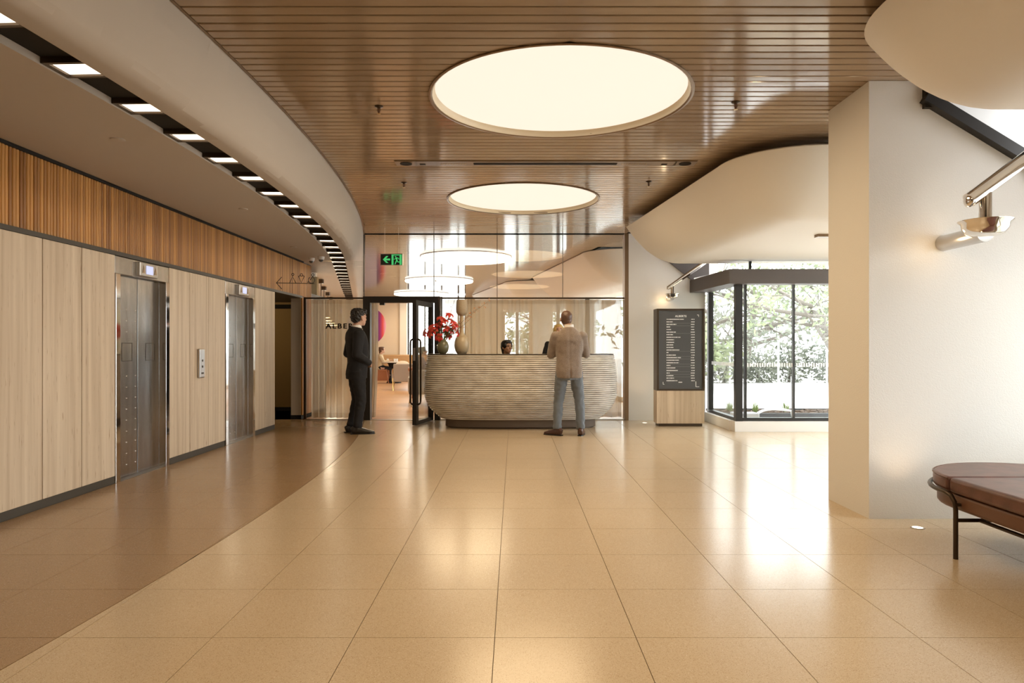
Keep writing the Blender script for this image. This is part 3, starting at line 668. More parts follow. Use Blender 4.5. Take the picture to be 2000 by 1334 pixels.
# pendants over the dining tables
mat('pendant_glow', (0.9,0.8,0.5), 0.5, emit=(1.0,0.72,0.32), es=4.0)
for k,(x,y) in enumerate(((-4.18,15.3),(-4.6,17.1),(-4.98,18.9),(-5.36,20.7))):
    e = empty('pendant_lamp', (x,y,ZS), 0, 'thin rod pendant lamp through the upper glass left of the doorway, '+['nearest','second','third','farthest']+' of four' if False else
              'thin rod pendant lamp behind the curtain left of the doorway, '+['nearest','second nearest','third nearest','farthest'][k], 'pendant lamp', 'rod pendant lamps in the restaurant')
    m = MB(); m.box((-0.05,-0.05,-0.09),(0.05,0.05,0)); m.build('canopy', M['dark_bronze'], e)
    m = MB(); m.tube([(0,0,-0.08),(0,0,-0.72)], 0.009, 8); m.build('rod', M['dark_bronze'], e)
    m = MB(); m.lathe([(0.03,-0.70),(0.12,-0.73),(0.20,-0.80),(0.21,-0.82)], 24, cap=False); m.build('shade', M['dark_bronze'], e, 50)
    m = MB(); m.lathe([(0.19,-0.80),(0.19,-0.83)], 24); m.build('diffuser', M['pendant_glow'], e)
    d = bpy.data.lights.new('pendant_bulb','POINT'); d.energy = 45; d.color = (1,0.84,0.64); d.shadow_soft_size = 0.12; lo = bpy.data.objects.new('pendant_bulb', d); COL.objects.link(lo); lo.parent = e; lo.location = (0,0,-0.95)
# round wall painting
m = mat('painting', (0.8,0.6,0.8), 0.5); N,L,b = nodes(m); tc = N.new('ShaderNodeTexCoord'); sx = N.new('ShaderNodeSeparateXYZ'); L.new(tc.outputs['Object'], sx.inputs[0])
mr = N.new('ShaderNodeMapRange'); mr.inputs[1].default_value = -0.72; mr.inputs[2].default_value = 0.72; L.new(sx.outputs[0], mr.inputs[0])
r = N.new('ShaderNodeValToRGB'); cr = r.color_ramp
for p,c in ((0.0,(0.2,0.3,0.8)),(0.35,(0.75,0.7,0.95)),(0.60,(0.70,0.68,0.95)),(0.76,(0.70,0.66,0.95)),(0.78,(0.08,0.05,0.28)),(0.86,(0.36,0.03,0.25)),(0.93,(0.85,0.10,0.10)),(1.0,(0.95,0.5,0.75))):
    if p in (0.0,1.0): el = cr.elements[0 if p == 0 else -1]
    else: el = cr.elements.new(p)
    el.color = (*c,1)
L.new(mr.outputs[0], r.inputs[0]); L.new(r.outputs[0], b.inputs['Base Color'])
m = MB(); m.rings([[(0.74*math.cos(t*math.pi/24), y, 0.74*math.sin(t*math.pi/24)) for t in range(48)] for y in (-0.03,0.0)]); o = m.build('wall_painting', M['painting']); o.location = (-5.63,26.99,2.04)
tag(o, 'round abstract painting in violet, magenta and orange on the restaurant wall', 'painting')

# dining furniture seen through the doorway
mat('oak_red', (0.33,0.12,0.05), 0.45); mat('tan_leather', (0.50,0.32,0.17), 0.5); mat('grey_fabric', (0.33,0.285,0.25), 0.9, sheen=0.3); mat('pale_fabric', (0.62,0.56,0.48), 0.9); mat('brass', (0.55,0.38,0.16), 0.3, 1.0); mat('clear_white', (0.85,0.85,0.85), 0.3); mat('stone_top', (0.62,0.60,0.57), 0.3)
t = empty('dining_table', (-4.15,24.4,0), 0, 'dining table with pale top on a dark trumpet pedestal beside the seated woman', 'table')
m = MB(); m.lathe([(0.42,0.70),(0.45,0.705),(0.45,0.73),(0.44,0.735)], 32); m.build('table_top', M['stone_top'], t, 40)
m = MB(); m.lathe([(0.26,0),(0.24,0.04),(0.13,0.2),(0.12,0.42),(0.2,0.66),(0.27,0.70)], 24); m.build('pedestal', M['void_black'], t, 50)
for k,(dx,dy) in enumerate(((-0.2,-0.1),(0.05,-0.15),(0.12,-0.1))):
    m = MB(); m.lathe([(0.03,0),(0.036,0.1),(0.034,0.1),(0.028,0.01)], 14); o = m.build('drinking_glass', M['clear_white'], None, 50); o.location = (-4.15+dx,24.4+dy,0.735)
    tag(o, 'pale drinking glass on the dining table, '+['nearest the seated woman','in the middle','at the right end'][k], 'glass', 'glasses on the dining table')
t = empty('dining_chair', (-4.58,24.35,0), math.radians(-85), 'reddish timber dining chair under the seated woman in pale clothes', 'chair')
m = MB(); m.box((-0.23,-0.22,0.43),(0.23,0.22,0.46)); bevel_obj(m.build('seat', M['oak_red'], t), 0.01)
for x,y,tx,ty in ((-0.2,0.2,-0.05,0.08),(0.2,0.2,0.05,0.08),(-0.2,-0.18,-0.05,-0.1),(0.2,-0.18,0.05,-0.1)):
    m = MB(); m.tube([(x+tx,y+ty,0),(x,y,0.44)] if y > 0 else [(x+tx,y+ty,0),(x,y,0.44),(x,y-0.05,0.72)], 0.017, 8); m.build('leg', M['oak_red'], t)
m = MB(); m.loft([((-0.24,-0.19,0.68),0.016,0.05),((0,-0.28,0.68),0.016,0.05),((0.24,-0.19,0.68),0.016,0.05)], 8, side=(0,1,0)); m.build('backrest', M['oak_red'], t, 60)
t = empty('banquette', (-4.0,26.3,0), 0, 'long tan leather banquette along the restaurant end wall', 'banquette')
m = MB(); m.box((-2.6,-0.25,0.0),(1.6,0.2,0.42)); m.build('plinth', M['oak_red'], t)
m = MB(); m.box((-2.6,-0.3,0.42),(1.6,0.2,0.5)); bevel_obj(m.build('seat', M['tan_leather'], t), 0.03)
m = MB(); m.box((-2.6,0.2,0.42),(1.6,0.38,0.95)); bevel_obj(m.build('backrest', M['tan_leather'], t), 0.04, 3)
def armchair(loc, rz, label, material, legs):
    t = empty('armchair', loc, rz, label, 'armchair', 'armchairs in the restaurant')
    m = MB(); m.box((-0.42,-0.40,0.28),(0.42,0.36,0.43)); bevel_obj(m.build('seat', material, t), 0.04, 3)
    m = MB(); m.prism([(-0.38,0.24),(-0.26,0.24),(-0.40,0.76),(-0.50,0.76)], 'x', -0.44, 0.44); bevel_obj(m.build('backrest', material, t), 0.03, 3)
    for s in (-1,1):
        m = MB(); m.box((s*0.44-0.05,-0.4,0.24),(s*0.44+0.05,0.34,0.6)); bevel_obj(m.build('arm', material, t), 0.03, 3)
        m = MB(); m.tube([(s*0.44,-0.62,0.0),(s*0.46,-0.36,0.40),(s*0.46,-0.46,0.62)], 0.012, 8); m.build('leg', legs, t)
        m = MB(); m.tube([(s*0.46,0.34,0.0),(s*0.42,0.28,0.3)], 0.012, 8); m.build('leg', legs, t)
    return t
armchair((-3.06,20.6,0), math.radians(8), 'grey armchair with brass legs seen from behind through the doorway', M['grey_fabric'], M['brass'])
armchair((-1.78,15.2,0), math.radians(10), 'grey armchair half hidden behind the open door leaf and desk', M['grey_fabric'], M['brass'])
m = MB(); m.ball((0,0,0), (0.24,0.12,0.21), 18, 12); o = m.build('cushion', M['pale_fabric'], None, 180); o.location = (-3.25,20.62,0.63)
tag(o, 'round pale cushion on the armchair with brass legs', 'cushion')

# ================================================================== GARDEN OUTSIDE
m = mat('paving_pale', (0.72,0.70,0.68), 0.8); noise_col(m, coords(m, kind='World'), (0.66,0.64,0.62), (0.78,0.76,0.74), 2.0, 5)
m = MB(); m.box((-40,-40,-0.4),(60,80,-0.14)); o = m.build('ground', M['paving_pale']); tag(o, 'pale sunlit paving outside the bay window', 'ground', kind='structure')
mat('soil', (0.10,0.065,0.045), 0.95); mat('planter_dark', (0.035,0.035,0.038), 0.5); mat('concrete_grey', (0.32,0.32,0.33), 0.8); mat('white_metal', (0.75,0.75,0.74), 0.4)
m = mat('leaf_green', (0.16,0.20,0.08), 0.6); noise_col(m, coords(m, kind='World'), (0.13,0.16,0.09), (0.30,0.35,0.17), 3, 4)
m = mat('leaf_grey', (0.14,0.16,0.10), 0.7); noise_col(m, coords(m, kind='World'), (0.12,0.135,0.10), (0.27,0.28,0.22), 3, 4)
mat('bark', (0.16,0.14,0.12), 0.9); mat('grass_blade', (0.22,0.30,0.09), 0.6)
rg = random.Random(3)
def leaves(m, c, R, n, size):
    for _ in range(n):
        u = Vector((rg.gauss(0,1),rg.gauss(0,1),rg.gauss(0,1))).normalized()*(rg.random()**0.45)
        p = Vector(c)+Vector((u.x*R[0],u.y*R[1],u.z*R[2])); a = Vector((rg.gauss(0,1),rg.gauss(0,1),rg.gauss(0,1))).normalized(); b_ = a.orthogonal().normalized(); s = size*rg.uniform(0.6,1.4)
        m.add([p-a*s, p+b_*s*0.45, p+a*s, p-b_*s*0.45], [(0,1,2,3)])
def tree(loc, h, lean, label, seed, spread=1.0, nleaf=2600, material='leaf_green', lsize=0.13):
    rr = random.Random(seed); t = empty('tree', loc, 0, label, 'tree', 'trees in the garden')
    tm_ = MB(); lv = MB()
    top = Vector((lean*h*0.45, 0.1*h*rr.uniform(-1,1), h*0.42))
    tr = bez((0,0,0),(lean*0.2,0,h*0.15),(lean*h*0.2,0,h*0.3),top,8); tm_.loft([(p,0.13*h/6*(1-0.5*i/8)) for i,p in enumerate(tr)], 9)
    for k in range(9):
        a = 2*math.pi*k/9+rr.uniform(-.3,.3); st = tr[3+k%6]; ln = h*rr.uniform(0.3,0.55)*spread
        e = st+Vector((math.cos(a)*ln, math.sin(a)*ln*0.8, rr.uniform(0.05,0.6)*ln)); md = (st+e)/2+Vector((0,0,rr.uniform(-.1,.3)*ln))
        pth = bez(st,(st+md)/2,md,e,7); tm_.loft([(p,0.075*h/6*(1-0.8*i/7)) for i,p in enumerate(pth)], 6)
        for q in range(3):
            s2 = pth[3+q]; e2 = s2+Vector((rr.gauss(0,1),rr.gauss(0,1),rr.uniform(-.4,.9))).normalized()*ln*0.5
            tm_.loft([(s2,0.03*h/6),((s2+e2)/2+Vector((0,0,0.05)),0.02*h/6),(e2,0.008)], 5)
            leaves(lv, e2, (ln*0.36,ln*0.36,ln*0.24), nleaf//36, lsize)
        leaves(lv, e, (ln*0.42,ln*0.42,ln*0.26), nleaf//28, lsize)
    tm_.build('trunk', M['bark'], t, 60); o = lv.build('foliage', M[material], t); o['kind'] = 'stuff'
tree((10.0,21.5,-0.14), 6.2, -0.35, 'leaning tree with bare twisting limbs in the middle of the bay window', 11, 1.15, 900)
tree((12.5,24.5,-0.14), 7.5, -0.3, 'leafy green tree at the right of the bay window', 5, 1.0, 2600)
tree((6.6,25.5,-0.14), 7.0, 0.15, 'tree filling the narrow left pane of the bay window', 8, 0.9, 1100, 'leaf_grey')
tree((10.2,31.0,-0.14), 8.5, 0.1, 'tallest grey tree, behind the hedge beyond the bay window', 21, 1.0, 1100, 'leaf_grey', 0.16)
tree((5.4,23.0,-0.14), 4.4, -0.1, 'garden tree seen dimly through the curtain behind the standing man', 31, 0.8, 1600)
tree((1.3,33.5,-0.14), 5.0, 0.1, 'garden tree seen dimly through the curtain behind the seated receptionist', 41, 0.9, 1600)
def hedge(x, y, w, h, label, seed):
    rg.seed(seed); t = empty('shrub', (x,y,-0.14), 0, label, 'shrub', 'grey green shrubs along the garden bank')
    lv = MB(); leaves(lv, (0,0,h*0.45), (w*0.55,w*0.4,h*0.55), 1000, 0.09); o = lv.build('foliage', M['leaf_grey'], t); o['kind'] = 'stuff'
    m = MB(); m.loft([((0,0,0),0.06),((0.05,0,h*0.35),0.045),((-0.03,0.02,h*0.7),0.02)], 7); m.build('stem', M['bark'], t)
for k in range(7): hedge(5.4+1.35*k, 27.5+0.25*math.sin(k*2), 1.7, 1.55+0.25*math.sin(k*1.7), ORD[k]+' grey shrub of the garden bank, counted from the left', 50+k)
for k in range(5):
    e = empty('fence_post', (6.2+1.8*k,26.2,-0.14), 0, ORD[k]+' slim white fence post in front of the shrubs, from the left', 'fence post', 'white posts of the garden fence')
    m = MB(); m.box((-0.03,-0.03,0),(0.03,0.03,1.8)); bevel_obj(m.build('post', M['white_metal'], e), 0.006)
    m = MB(); m.box((-0.05,-0.05,0),(0.05,0.05,0.02)); m.build('foot_plate', M['white_metal'], e)
# planter with tufts
pt = empty('planter', (0,0,-0.14), 0, 'long low black planter filled with bark outside the bay window', 'planter')
m = MB(); m.box((3.62,12.55,0),(7.2,12.6,0.20)); m.box((3.62,13.3,0),(7.2,13.35,0.22)); m.box((3.62,12.6,0),(3.68,13.3,0.2)); m.box((7.14,12.6,0),(7.2,13.3,0.2)); m.build('trough', M['planter_dark'], pt)
m = MB(); m.box((3.68,12.6,0),(7.14,13.3,0.185)); 
for _ in range(420):
    x,y = rg.uniform(3.7,7.1), rg.uniform(12.62,13.28); s = rg.uniform(0.015,0.04); m.box((x-s,y-s*0.6,0.18),(x+s,y+s*0.6,0.19+s*0.6))
o = m.build('bark_mulch', M['soil'], pt)
for k,x in enumerate((3.95,4.42,4.98,5.95,6.5)):
    g_ = MB()
    for _ in range(70):
        a = rg.uniform(0,2*math.pi); ln = rg.uniform(0.12,0.24); o2 = rg.uniform(0.02,0.13); bx,by = 0.03*math.cos(a),0.03*math.sin(a)
        dxy = Vector((math.cos(a),math.sin(a),0)); sd = Vector((-math.sin(a),math.cos(a),0))*0.004; p0 = Vector((bx,by,0)); p1 = p0+dxy*o2*0.5+Vector((0,0,ln*0.7)); p2 = p0+dxy*o2+Vector((0,0,ln))
        g_.add([p0-sd,p0+sd,p1+sd*0.8,p1-sd*0.8,p2], [(0,1,2,3),(3,2,4)])
    o = g_.build('grass_tuft', M['grass_blade']); o.location = (x,12.95,0.045); tag(o, ORD[k]+' green grass tuft in the planter, counted from the left', 'grass tuft', 'grass tufts in the planter')
m = MB(); m.box((0,0,0),(0.42,0.3,0.26)); o = m.build('concrete_block', M['concrete_grey']); o.location = (3.72,11.9,-0.14); bevel_obj(o, 0.02); tag(o, 'grey concrete block outside at the corner of the bay window', 'block')
for k,(x0,x1) in enumerate(((4.1,4.85),(5.6,6.3))):
    m = MB(); m.tube(bez((x0,12.35,-0.14),(x0+0.12,12.35,0.14),(x0+0.3,12.35,0.2),(x1,12.35,0.12),10)+[(x1+0.05,12.35,-0.14)], 0.022, 8); o = m.build('bent_pipe', M['white_metal'], None, 60)
    tag(o, ['bent white pipe hoop in front of the planter, left one','bent white pipe hoop in front of the planter, right one'][k], 'pipe hoop', 'white pipe hoops outside')
# ================================================================== RECEPTION DESK
DC = Vector((0.10,11.05,0))
def plan(off_in, a=1.475, b=0.70, ex=3.2, n=72):
    """open C of the desk in plan, from back right round the front to back left"""
    P = []
    for i in range(n+1):
        t = math.radians(25-230*i/n)
        c, s = math.cos(t), math.sin(t)
        P.append((DC.x+math.copysign(abs(c)**(2/ex),c)*(a-off_in), DC.y+math.copysign(abs(s)**(2/ex),s)*(b-off_in)))
    return P
desk = empty('reception_desk', (0,0,0), 0, 'barrel shaped reception desk clad in glossy cream ribbed tiles', 'reception desk')
def inset(z):
    t = (z-0.62)/0.5
    return 0.05*t*t if t > 0 else 0.30*(abs(t)**2.6)
NR = 32; z0, z1 = 0.135, 1.115; dz = (z1-z0)/NR
for k in range(NR):
    zz = z0+dz*(k+0.5); rings = []
    cs = [(-0.10,-0.5),(-0.018,-0.5),(0.003,-0.42),(0.016,-0.22),(0.020,0.02),(0.016,0.24),(0.003,0.42),(-0.018,0.5),(-0.10,0.5)]
    for j,(o_,h_) in enumerate(cs): 
        rings.append([(p[0],p[1],zz+h_*dz*0.97) for p in plan(inset(zz)-o_)])
    m = MB(); m.rings(rings, False, False); m.rings([rings[-1],rings[0]], False, False)
    m.build('tile_course', M['glazed_tile'], desk, 60)
def cplate(name, o1, o2, za, zb, material):
    A_ = plan(o1); B2 = plan(o2); m = MB()
    m.rings([[(p[0],p[1],za) for p in A_],[(p[0],p[1],zb) for p in A_],[(p[0],p[1],zb) for p in B2],[(p[0],p[1],za) for p in B2]], False, False, True)
    return m.build(name, material, desk, 40)
cplate('top_ledge', inset(1.115)-0.012, 0.34, 1.115, 1.132, M['desk_top'])
cplate('inner_lining', 0.31, 0.33, 0.02, 1.115, M['desk_inner'])
cplate('plinth', 0.34, 0.40, 0.0, 0.135, M['void_black'] if False else M['dark_bronze'])
cplate('worktop', 0.33, 0.58, 0.72, 0.75, M['desk_inner'])

# ---- vases, lamp and flowers on the desk
mat('vase_green', (0.15,0.145,0.085), 0.22); m = mat('gourd_beige', (0.47,0.38,0.25), 0.3); noise_bump(m, coords(m), 22, 0.5, 0.01, 3)
m = mat('weave', (0.36,0.29,0.20), 0.7); noise_bump(m, coords(m,(1,1,4)), 24, 0.6, 0.01, 2)
vz = 1.132
v = px(865,692,10.72); vase = empty('flower_vase', (v.x,v.y,vz), 0, 'round olive green glazed vase with red lilies on the desk', 'vase')
m = MB(); m.lathe([(0.045,0),(0.075,0.04),(0.09,0.09),(0.088,0.13),(0.068,0.18),(0.045,0.20),(0.048,0.215),(0.04,0.213),(0.036,0.19)], 28); m.build('body', M['vase_green'], vase, 60)
g = px(902,692,10.82); lamp = empty('gourd_lamp', (g.x,g.y,vz), 0, 'tall beige gourd shaped ceramic with woven cup top, behind the flowers', 'table lamp')
m = MB(); m.lathe([(0.07,0),(0.10,0.05),(0.115,0.12),(0.112,0.18),(0.09,0.245),(0.055,0.28)], 28); m.build('lower_bowl', M['gourd_beige'], lamp, 60)
m = MB(); m.lathe([(0.055,0.275),(0.034,0.32),(0.030,0.40),(0.040,0.46),(0.036,0.52),(0.032,0.585)], 20); m.build('neck', M['gourd_beige'], lamp, 60)
m = MB(); m.lathe([(0.03,0.58),(0.065,0.60),(0.085,0.635),(0.088,0.70),(0.082,0.80),(0.075,0.83),(0.07,0.83),(0.07,0.70)], 24, cap=False); m.build('cup_shade', M['weave'], lamp, 60)
m = mat('petal_red', (0.42,0.012,0.018), 0.5); noise_col(m, coords(m), (0.50,0.01,0.02), (0.60,0.09,0.05), 25, 2)
mat('petal_edge', (0.62,0.32,0.06), 0.5); mat('stem_green', (0.07,0.13,0.035), 0.6); mat('twig_orange', (0.50,0.20,0.055), 0.7); mat('twig_brown', (0.12,0.07,0.045), 0.8)
rf = random.Random(12)
VT = Vector((v.x,v.y,vz+0.20))
spots = [(829,651),(839,652),(842,640),(857,659),(852,642),(858,634),(861,622),(872,648),(878,615),(882,627),(885,640),(894,650),(871,641),(866,628),(848,645),(875,655),(880,645),(889,634)]; spots.sort()
for k,(fx_,fy_) in enumerate(spots):
    Y = 10.72+rf.uniform(-0.10,0.12); c = px(fx_,fy_,Y)
    fl = empty('lily_flower', VT, 0, 'red lily with curled petals in the olive vase, '+ORD[k]+' from the left', 'flower', 'red lilies in the olive vase')
    c = c-VT; m = MB(); m.tube(bez((0,0,-0.12),(0,0,0.02),c*0.6+Vector((0,0,0.05)),c,8), 0.0035, 6); m.build('stem', M['stem_green'], fl)
    ax = (c+Vector((rf.uniform(-.1,.1),-0.12,-0.05))).normalized(); u = ax.orthogonal().normalized(); w_ = ax.cross(u)
    m = MB()
    for q in range(6):
        a = 2*math.pi*q/6+rf.uniform(-.2,.2); rd = u*math.cos(a)+w_*math.sin(a); tg = ax.cross(rd)
        ln = rf.uniform(0.066,0.088); row = []
        for s_,(ou,up_,wd) in enumerate(((0.004,0.0,0.005),(0.018,0.010,0.019),(0.034,0.012,0.023),(0.046,-0.004,0.016),(0.048,-0.026,0.004))):
            p = c+rd*ou*ln/0.055+ax*up_; row.append([p-tg*wd, p+tg*wd])
        m.rings(row, False, False)
    m.build('petals', M['petal_red'], fl, 180)
    m = MB(); m.ball(c+ax*0.006, 0.008, 8, 6); m.build('stamen', M['petal_edge'], fl, 180)
    m = MB()
    for q in range(6):
        t_ = rf.uniform(0.35,0.95); p = c*t_+Vector((0,0,0.03)); dr_ = Vector((rf.gauss(0,1),rf.gauss(0,0.7),rf.uniform(-.3,.5))).normalized(); n_ = dr_.cross(Vector((0,0,1))).normalized()
        m.add([p, p+dr_*0.035+n_*0.014, p+dr_*0.085+Vector((0,0,-0.01)), p+dr_*0.035-n_*0.014], [(0,1,2,3)])
    m.build('leaf', M['stem_green'], fl)
tw = [((955,588),(930,606)),((922,617),(910,640)),((848,545),(856,560)),((897,560),(888,585)),((938,598),(915,615))]
for k,((tx,ty),(mx_,my_)) in enumerate(tw):
    e_ = px(tx,ty,10.80+0.05*k)-VT; md = px(mx_,my_,10.78)-VT
    br = empty('twig', VT, 0, ['longest twig with orange leaves reaching right across the curtain','lower twig with orange buds beside the gourd lamp','bare dark twig rising left over the doorway head','thin upright twig above the gourd lamp','upper twig with orange leaves under the transom'][k], 'twig', 'twigs in the olive vase')
    pth = bez((0,0,-0.12),(0,0,0.10),md,e_,12); m = MB(); m.loft([(p,0.0035*(1-0.6*i/12)) for i,p in enumerate(pth)], 6); m.build('stem', M['twig_brown'], br)
    m = MB()
    for q in range(26 if k in (0,1,4) else 8):
        p = pth[rf.randint(6,12)]+Vector((rf.gauss(0,0.022),rf.gauss(0,0.02),rf.gauss(0,0.022))); d_ = Vector((rf.gauss(0,1),rf.gauss(0,1),rf.gauss(0,1))).normalized(); n_ = d_.orthogonal().normalized()
        s_ = rf.uniform(0.010,0.022); m.add([p-d_*s_, p+n_*s_*0.4, p+d_*s_, p-n_*s_*0.4], [(0,1,2,3)])
    m.build('leaf', M['twig_orange'] if k in (0,1,4) else M['twig_brown'], br)

# ================================================================== DIRECTORY BOARD
DX0, DX1, DY = 2.222, 2.962, 10.99
db = empty('directory_board', ((DX0+DX1)/2, DY, 0), 0, 'freestanding dark directory board with white writing on a travertine base', 'directory board')
hw = (DX1-DX0)/2
m = MB(); m.box((-hw+0.03,0.02,0),(hw-0.03,0.25,0.045)); m.build('kick_base', M['dark_bronze'], db)
m = MB(); m.box((-hw,0,0.045),(hw,0.27,0.557)); bevel_obj(m.build('base', M['travertine'], db), 0.003)
fr_ = MB(); z0,z1 = 0.557,1.832
fr_.box((-hw,-0.002,z0),(-hw+0.03,0.27,z1)); fr_.box((hw-0.03,-0.002,z0),(hw,0.27,z1)); fr_.box((-hw+0.03,-0.002,z0),(hw-0.03,0.27,z0+0.025)); fr_.box((-hw+0.03,-0.002,z1-0.03),(hw-0.03,0.27,z1))
fo = fr_.build('frame', M['dark_bronze'], db)
m = MB(); m.box((-hw+0.03,0.012,z0+0.025),(hw-0.03,0.26,z1-0.03)); bo = m.build('board', M['board_face'], db)
def bp(x, y): p = px(x,y,DY); return p.x-(DX0+DX1)/2, p.z
tm = text_mesh('ALBERTS', 0.042, 0.001, 'title', 1.1, 0.001); tm.materials.append(M['white_mark']); o = link('title', tm, bo); xx,zz = bp(1330,619.2); o.location = (xx,0.010,zz); o.rotation_euler = (math.pi/2,0,0)
m = MB(); rl = MB(); rr = random.Random(4)
names = [530,185,300,110,140,285,195,425,230,230,215,210,395,60,285,440,380,375,125,270,350,105,215,230,345]
for i,wd in enumerate(names):
    yy = 623.6+5.0*i
    for (xa,xb) in ((1302.1,1302.1+wd/15.7),(1357.2-rr.uniform(6.3,7.8),1357.2)):
        x = xa
        while x < xb-0.3:
            w_ = rr.uniform(0.7,1.9); a = bp(x,yy+0.75); b2 = bp(min(x+w_,xb),yy-0.75); m.box((a[0],0.0095,a[1]),(b2[0],0.0125,b2[1])); x += w_+rr.choice((0.22,0.28,0.3,0.9))
    if i in (1,2,5,12,14,15,17,18,20,21,22): a = bp(1302,yy+2.65); b2 = bp(1357,yy+2.4); rl.box((a[0],0.0105,a[1]),(b2[0],0.0125,b2[1]))
x = 1325.6
for w_ in (2.0,1.6,2.3,1.5): a = bp(x,747.4); b2 = bp(x+w_-0.35,745.8); m.box((a[0],0.0095,a[1]),(b2[0],0.0125,b2[1])); x += w_
m.build('listing', M['white_mark'], bo); rl.build('rules', M['soft_mark'], bo)
m = MB()
def mk(x0,y0,x1,y1): a = bp(x0,y1); b2 = bp(x1,y0); m.box((a[0],0.0095,a[1]),(b2[0],0.0125,b2[1]))
mk(1361.8,614.6,1365.2,615.6); mk(1364.3,614.6,1365.4,618.8); mk(1295.0,746,1295.8,751); mk(1295,750.2,1298,751); mk(1359,745,1360,756); mk(1359,755,1366,756)
m.build('corner_mark', M['white_mark'], bo)

# ================================================================== SIGNS, CAMERAS, SPRINKLERS, SERVICE PANEL
EY = 11.35
c = px(765,507,EY); ex_ = empty('exit_sign', (c.x,EY,ZC), 0, 'hanging green and black exit sign with left arrow and running figure', 'exit sign')
zc = c.z-ZC; w2, h2 = 0.172, 0.085
m = MB(); m.box((-w2,-0.012,zc-h2),(w2,0.012,zc+h2)); pn = m.build('panel', M['exit_black'], ex_)
m = MB()
for (a,b2) in (((-w2-0.008,-0.014,zc-h2-0.008),(w2+0.008,0.014,zc-h2)),((-w2-0.008,-0.014,zc+h2),(w2+0.008,0.014,zc+h2+0.008)),((-w2-0.008,-0.014,zc-h2),(-w2,0.014,zc+h2)),((w2,-0.014,zc-h2),(w2+0.008,0.014,zc+h2))): m.box(a,b2)
m.build('edge', M['steel_brushed'], ex_)
for x in (-0.11,0.11): m = MB(); m.tube([(x,0,zc+h2),(x,0,0)], 0.0022, 6); m.build('suspension_wire', M['steel_brushed'], ex_)
def sgn(poly, name='arrow'): m = MB(); m.prism([(p[0],zc+p[1]) for p in poly], 'y', -0.0145, -0.011); return m.build(name, M['exit_green'], pn)
sgn([(-0.140,0),(-0.085,0.055),(-0.050,0.055),(-0.090,0.015),(-0.022,0.015),(-0.022,-0.015),(-0.090,-0.015),(-0.050,-0.055),(-0.085,-0.055)])
m = MB()
for a,b2 in (((0.0,-h2),(0.032,h2-0.004)),((0.128,-h2),(0.165,h2-0.004)),((0.032,0.065),(0.128,h2-0.004))): m.box((a[0],-0.0145,zc+a[1]),(b2[0],-0.011,zc+b2[1]))
m.build('doorway_symbol', M['exit_green'], pn)
m = MB(); Q = lambda x,z: (x,-0.0135,zc+z)
m.ball(Q(0.064,0.045), (0.012,0.003,0.012), 10, 6)
for pth,rr_ in (([(0.072,0.03),(0.085,-0.005)],0.012),([(0.074,0.025),(0.056,0.008),(0.036,0.004)],0.006),([(0.078,0.028),(0.105,0.022),(0.12,0.002)],0.006),([(0.085,-0.005),(0.072,-0.035),(0.055,-0.075)],0.008),([(0.086,-0.008),(0.1,-0.04),(0.128,-0.04)],0.008)):
    m.tube([Q(*p) for p in pth], rr_, 6)
m.build('running_figure', M['exit_green'], pn)

# toilet sign made of thin rods
TY = 10.72
def tp(x,y): p = px(x,y,TY); return (p.x, 0, p.z-2.0)
ts = empty('toilet_sign', (0,TY,2.0), 0, 'thin dark line sign with left arrow and toilet figures on the bamboo', 'sign')
def rod(name, pts, r=0.0055): m = MB(); m.tube([tp(*p) for p in pts], r, 6); return m.build(name, M['leather_brown'] if False else M['dark_bronze'], ts)
def circ(cx,cy,r,a0=0,a1=360,n=20): return [(cx+r*math.cos(math.radians(a0+(a1-a0)*i/n)), cy-r*math.sin(math.radians(a0+(a1-a0)*i/n))) for i in range(n+1)]
rod('arrow_line', [(540,552.5),(614.5,554)]); rod('arrow_head', [(550.5,541),(540,552.5)]); rod('arrow_head', [(540,552.5),(550.5,564.5)])
rod('figure', [(565.5,553),(571.5,540),(578,553)]); rod('figure_head', circ(572,536,2.2))
rod('figure', [(583,539.5),(588.5,552),(594.5,539.5)]); rod('figure_head', circ(588.8,537,2.4)); rod('figure', [(583,539.5),(586.4,538.5)]); rod('figure', [(591,538.5),(594.5,539.5)])
rod('wheel', circ(608.5,547,6.2,120,430)); rod('figure', [(606,547),(611,539.5)]); rod('figure_head', circ(611,537,2.4)); rod('figure', [(600,551),(604,551)])

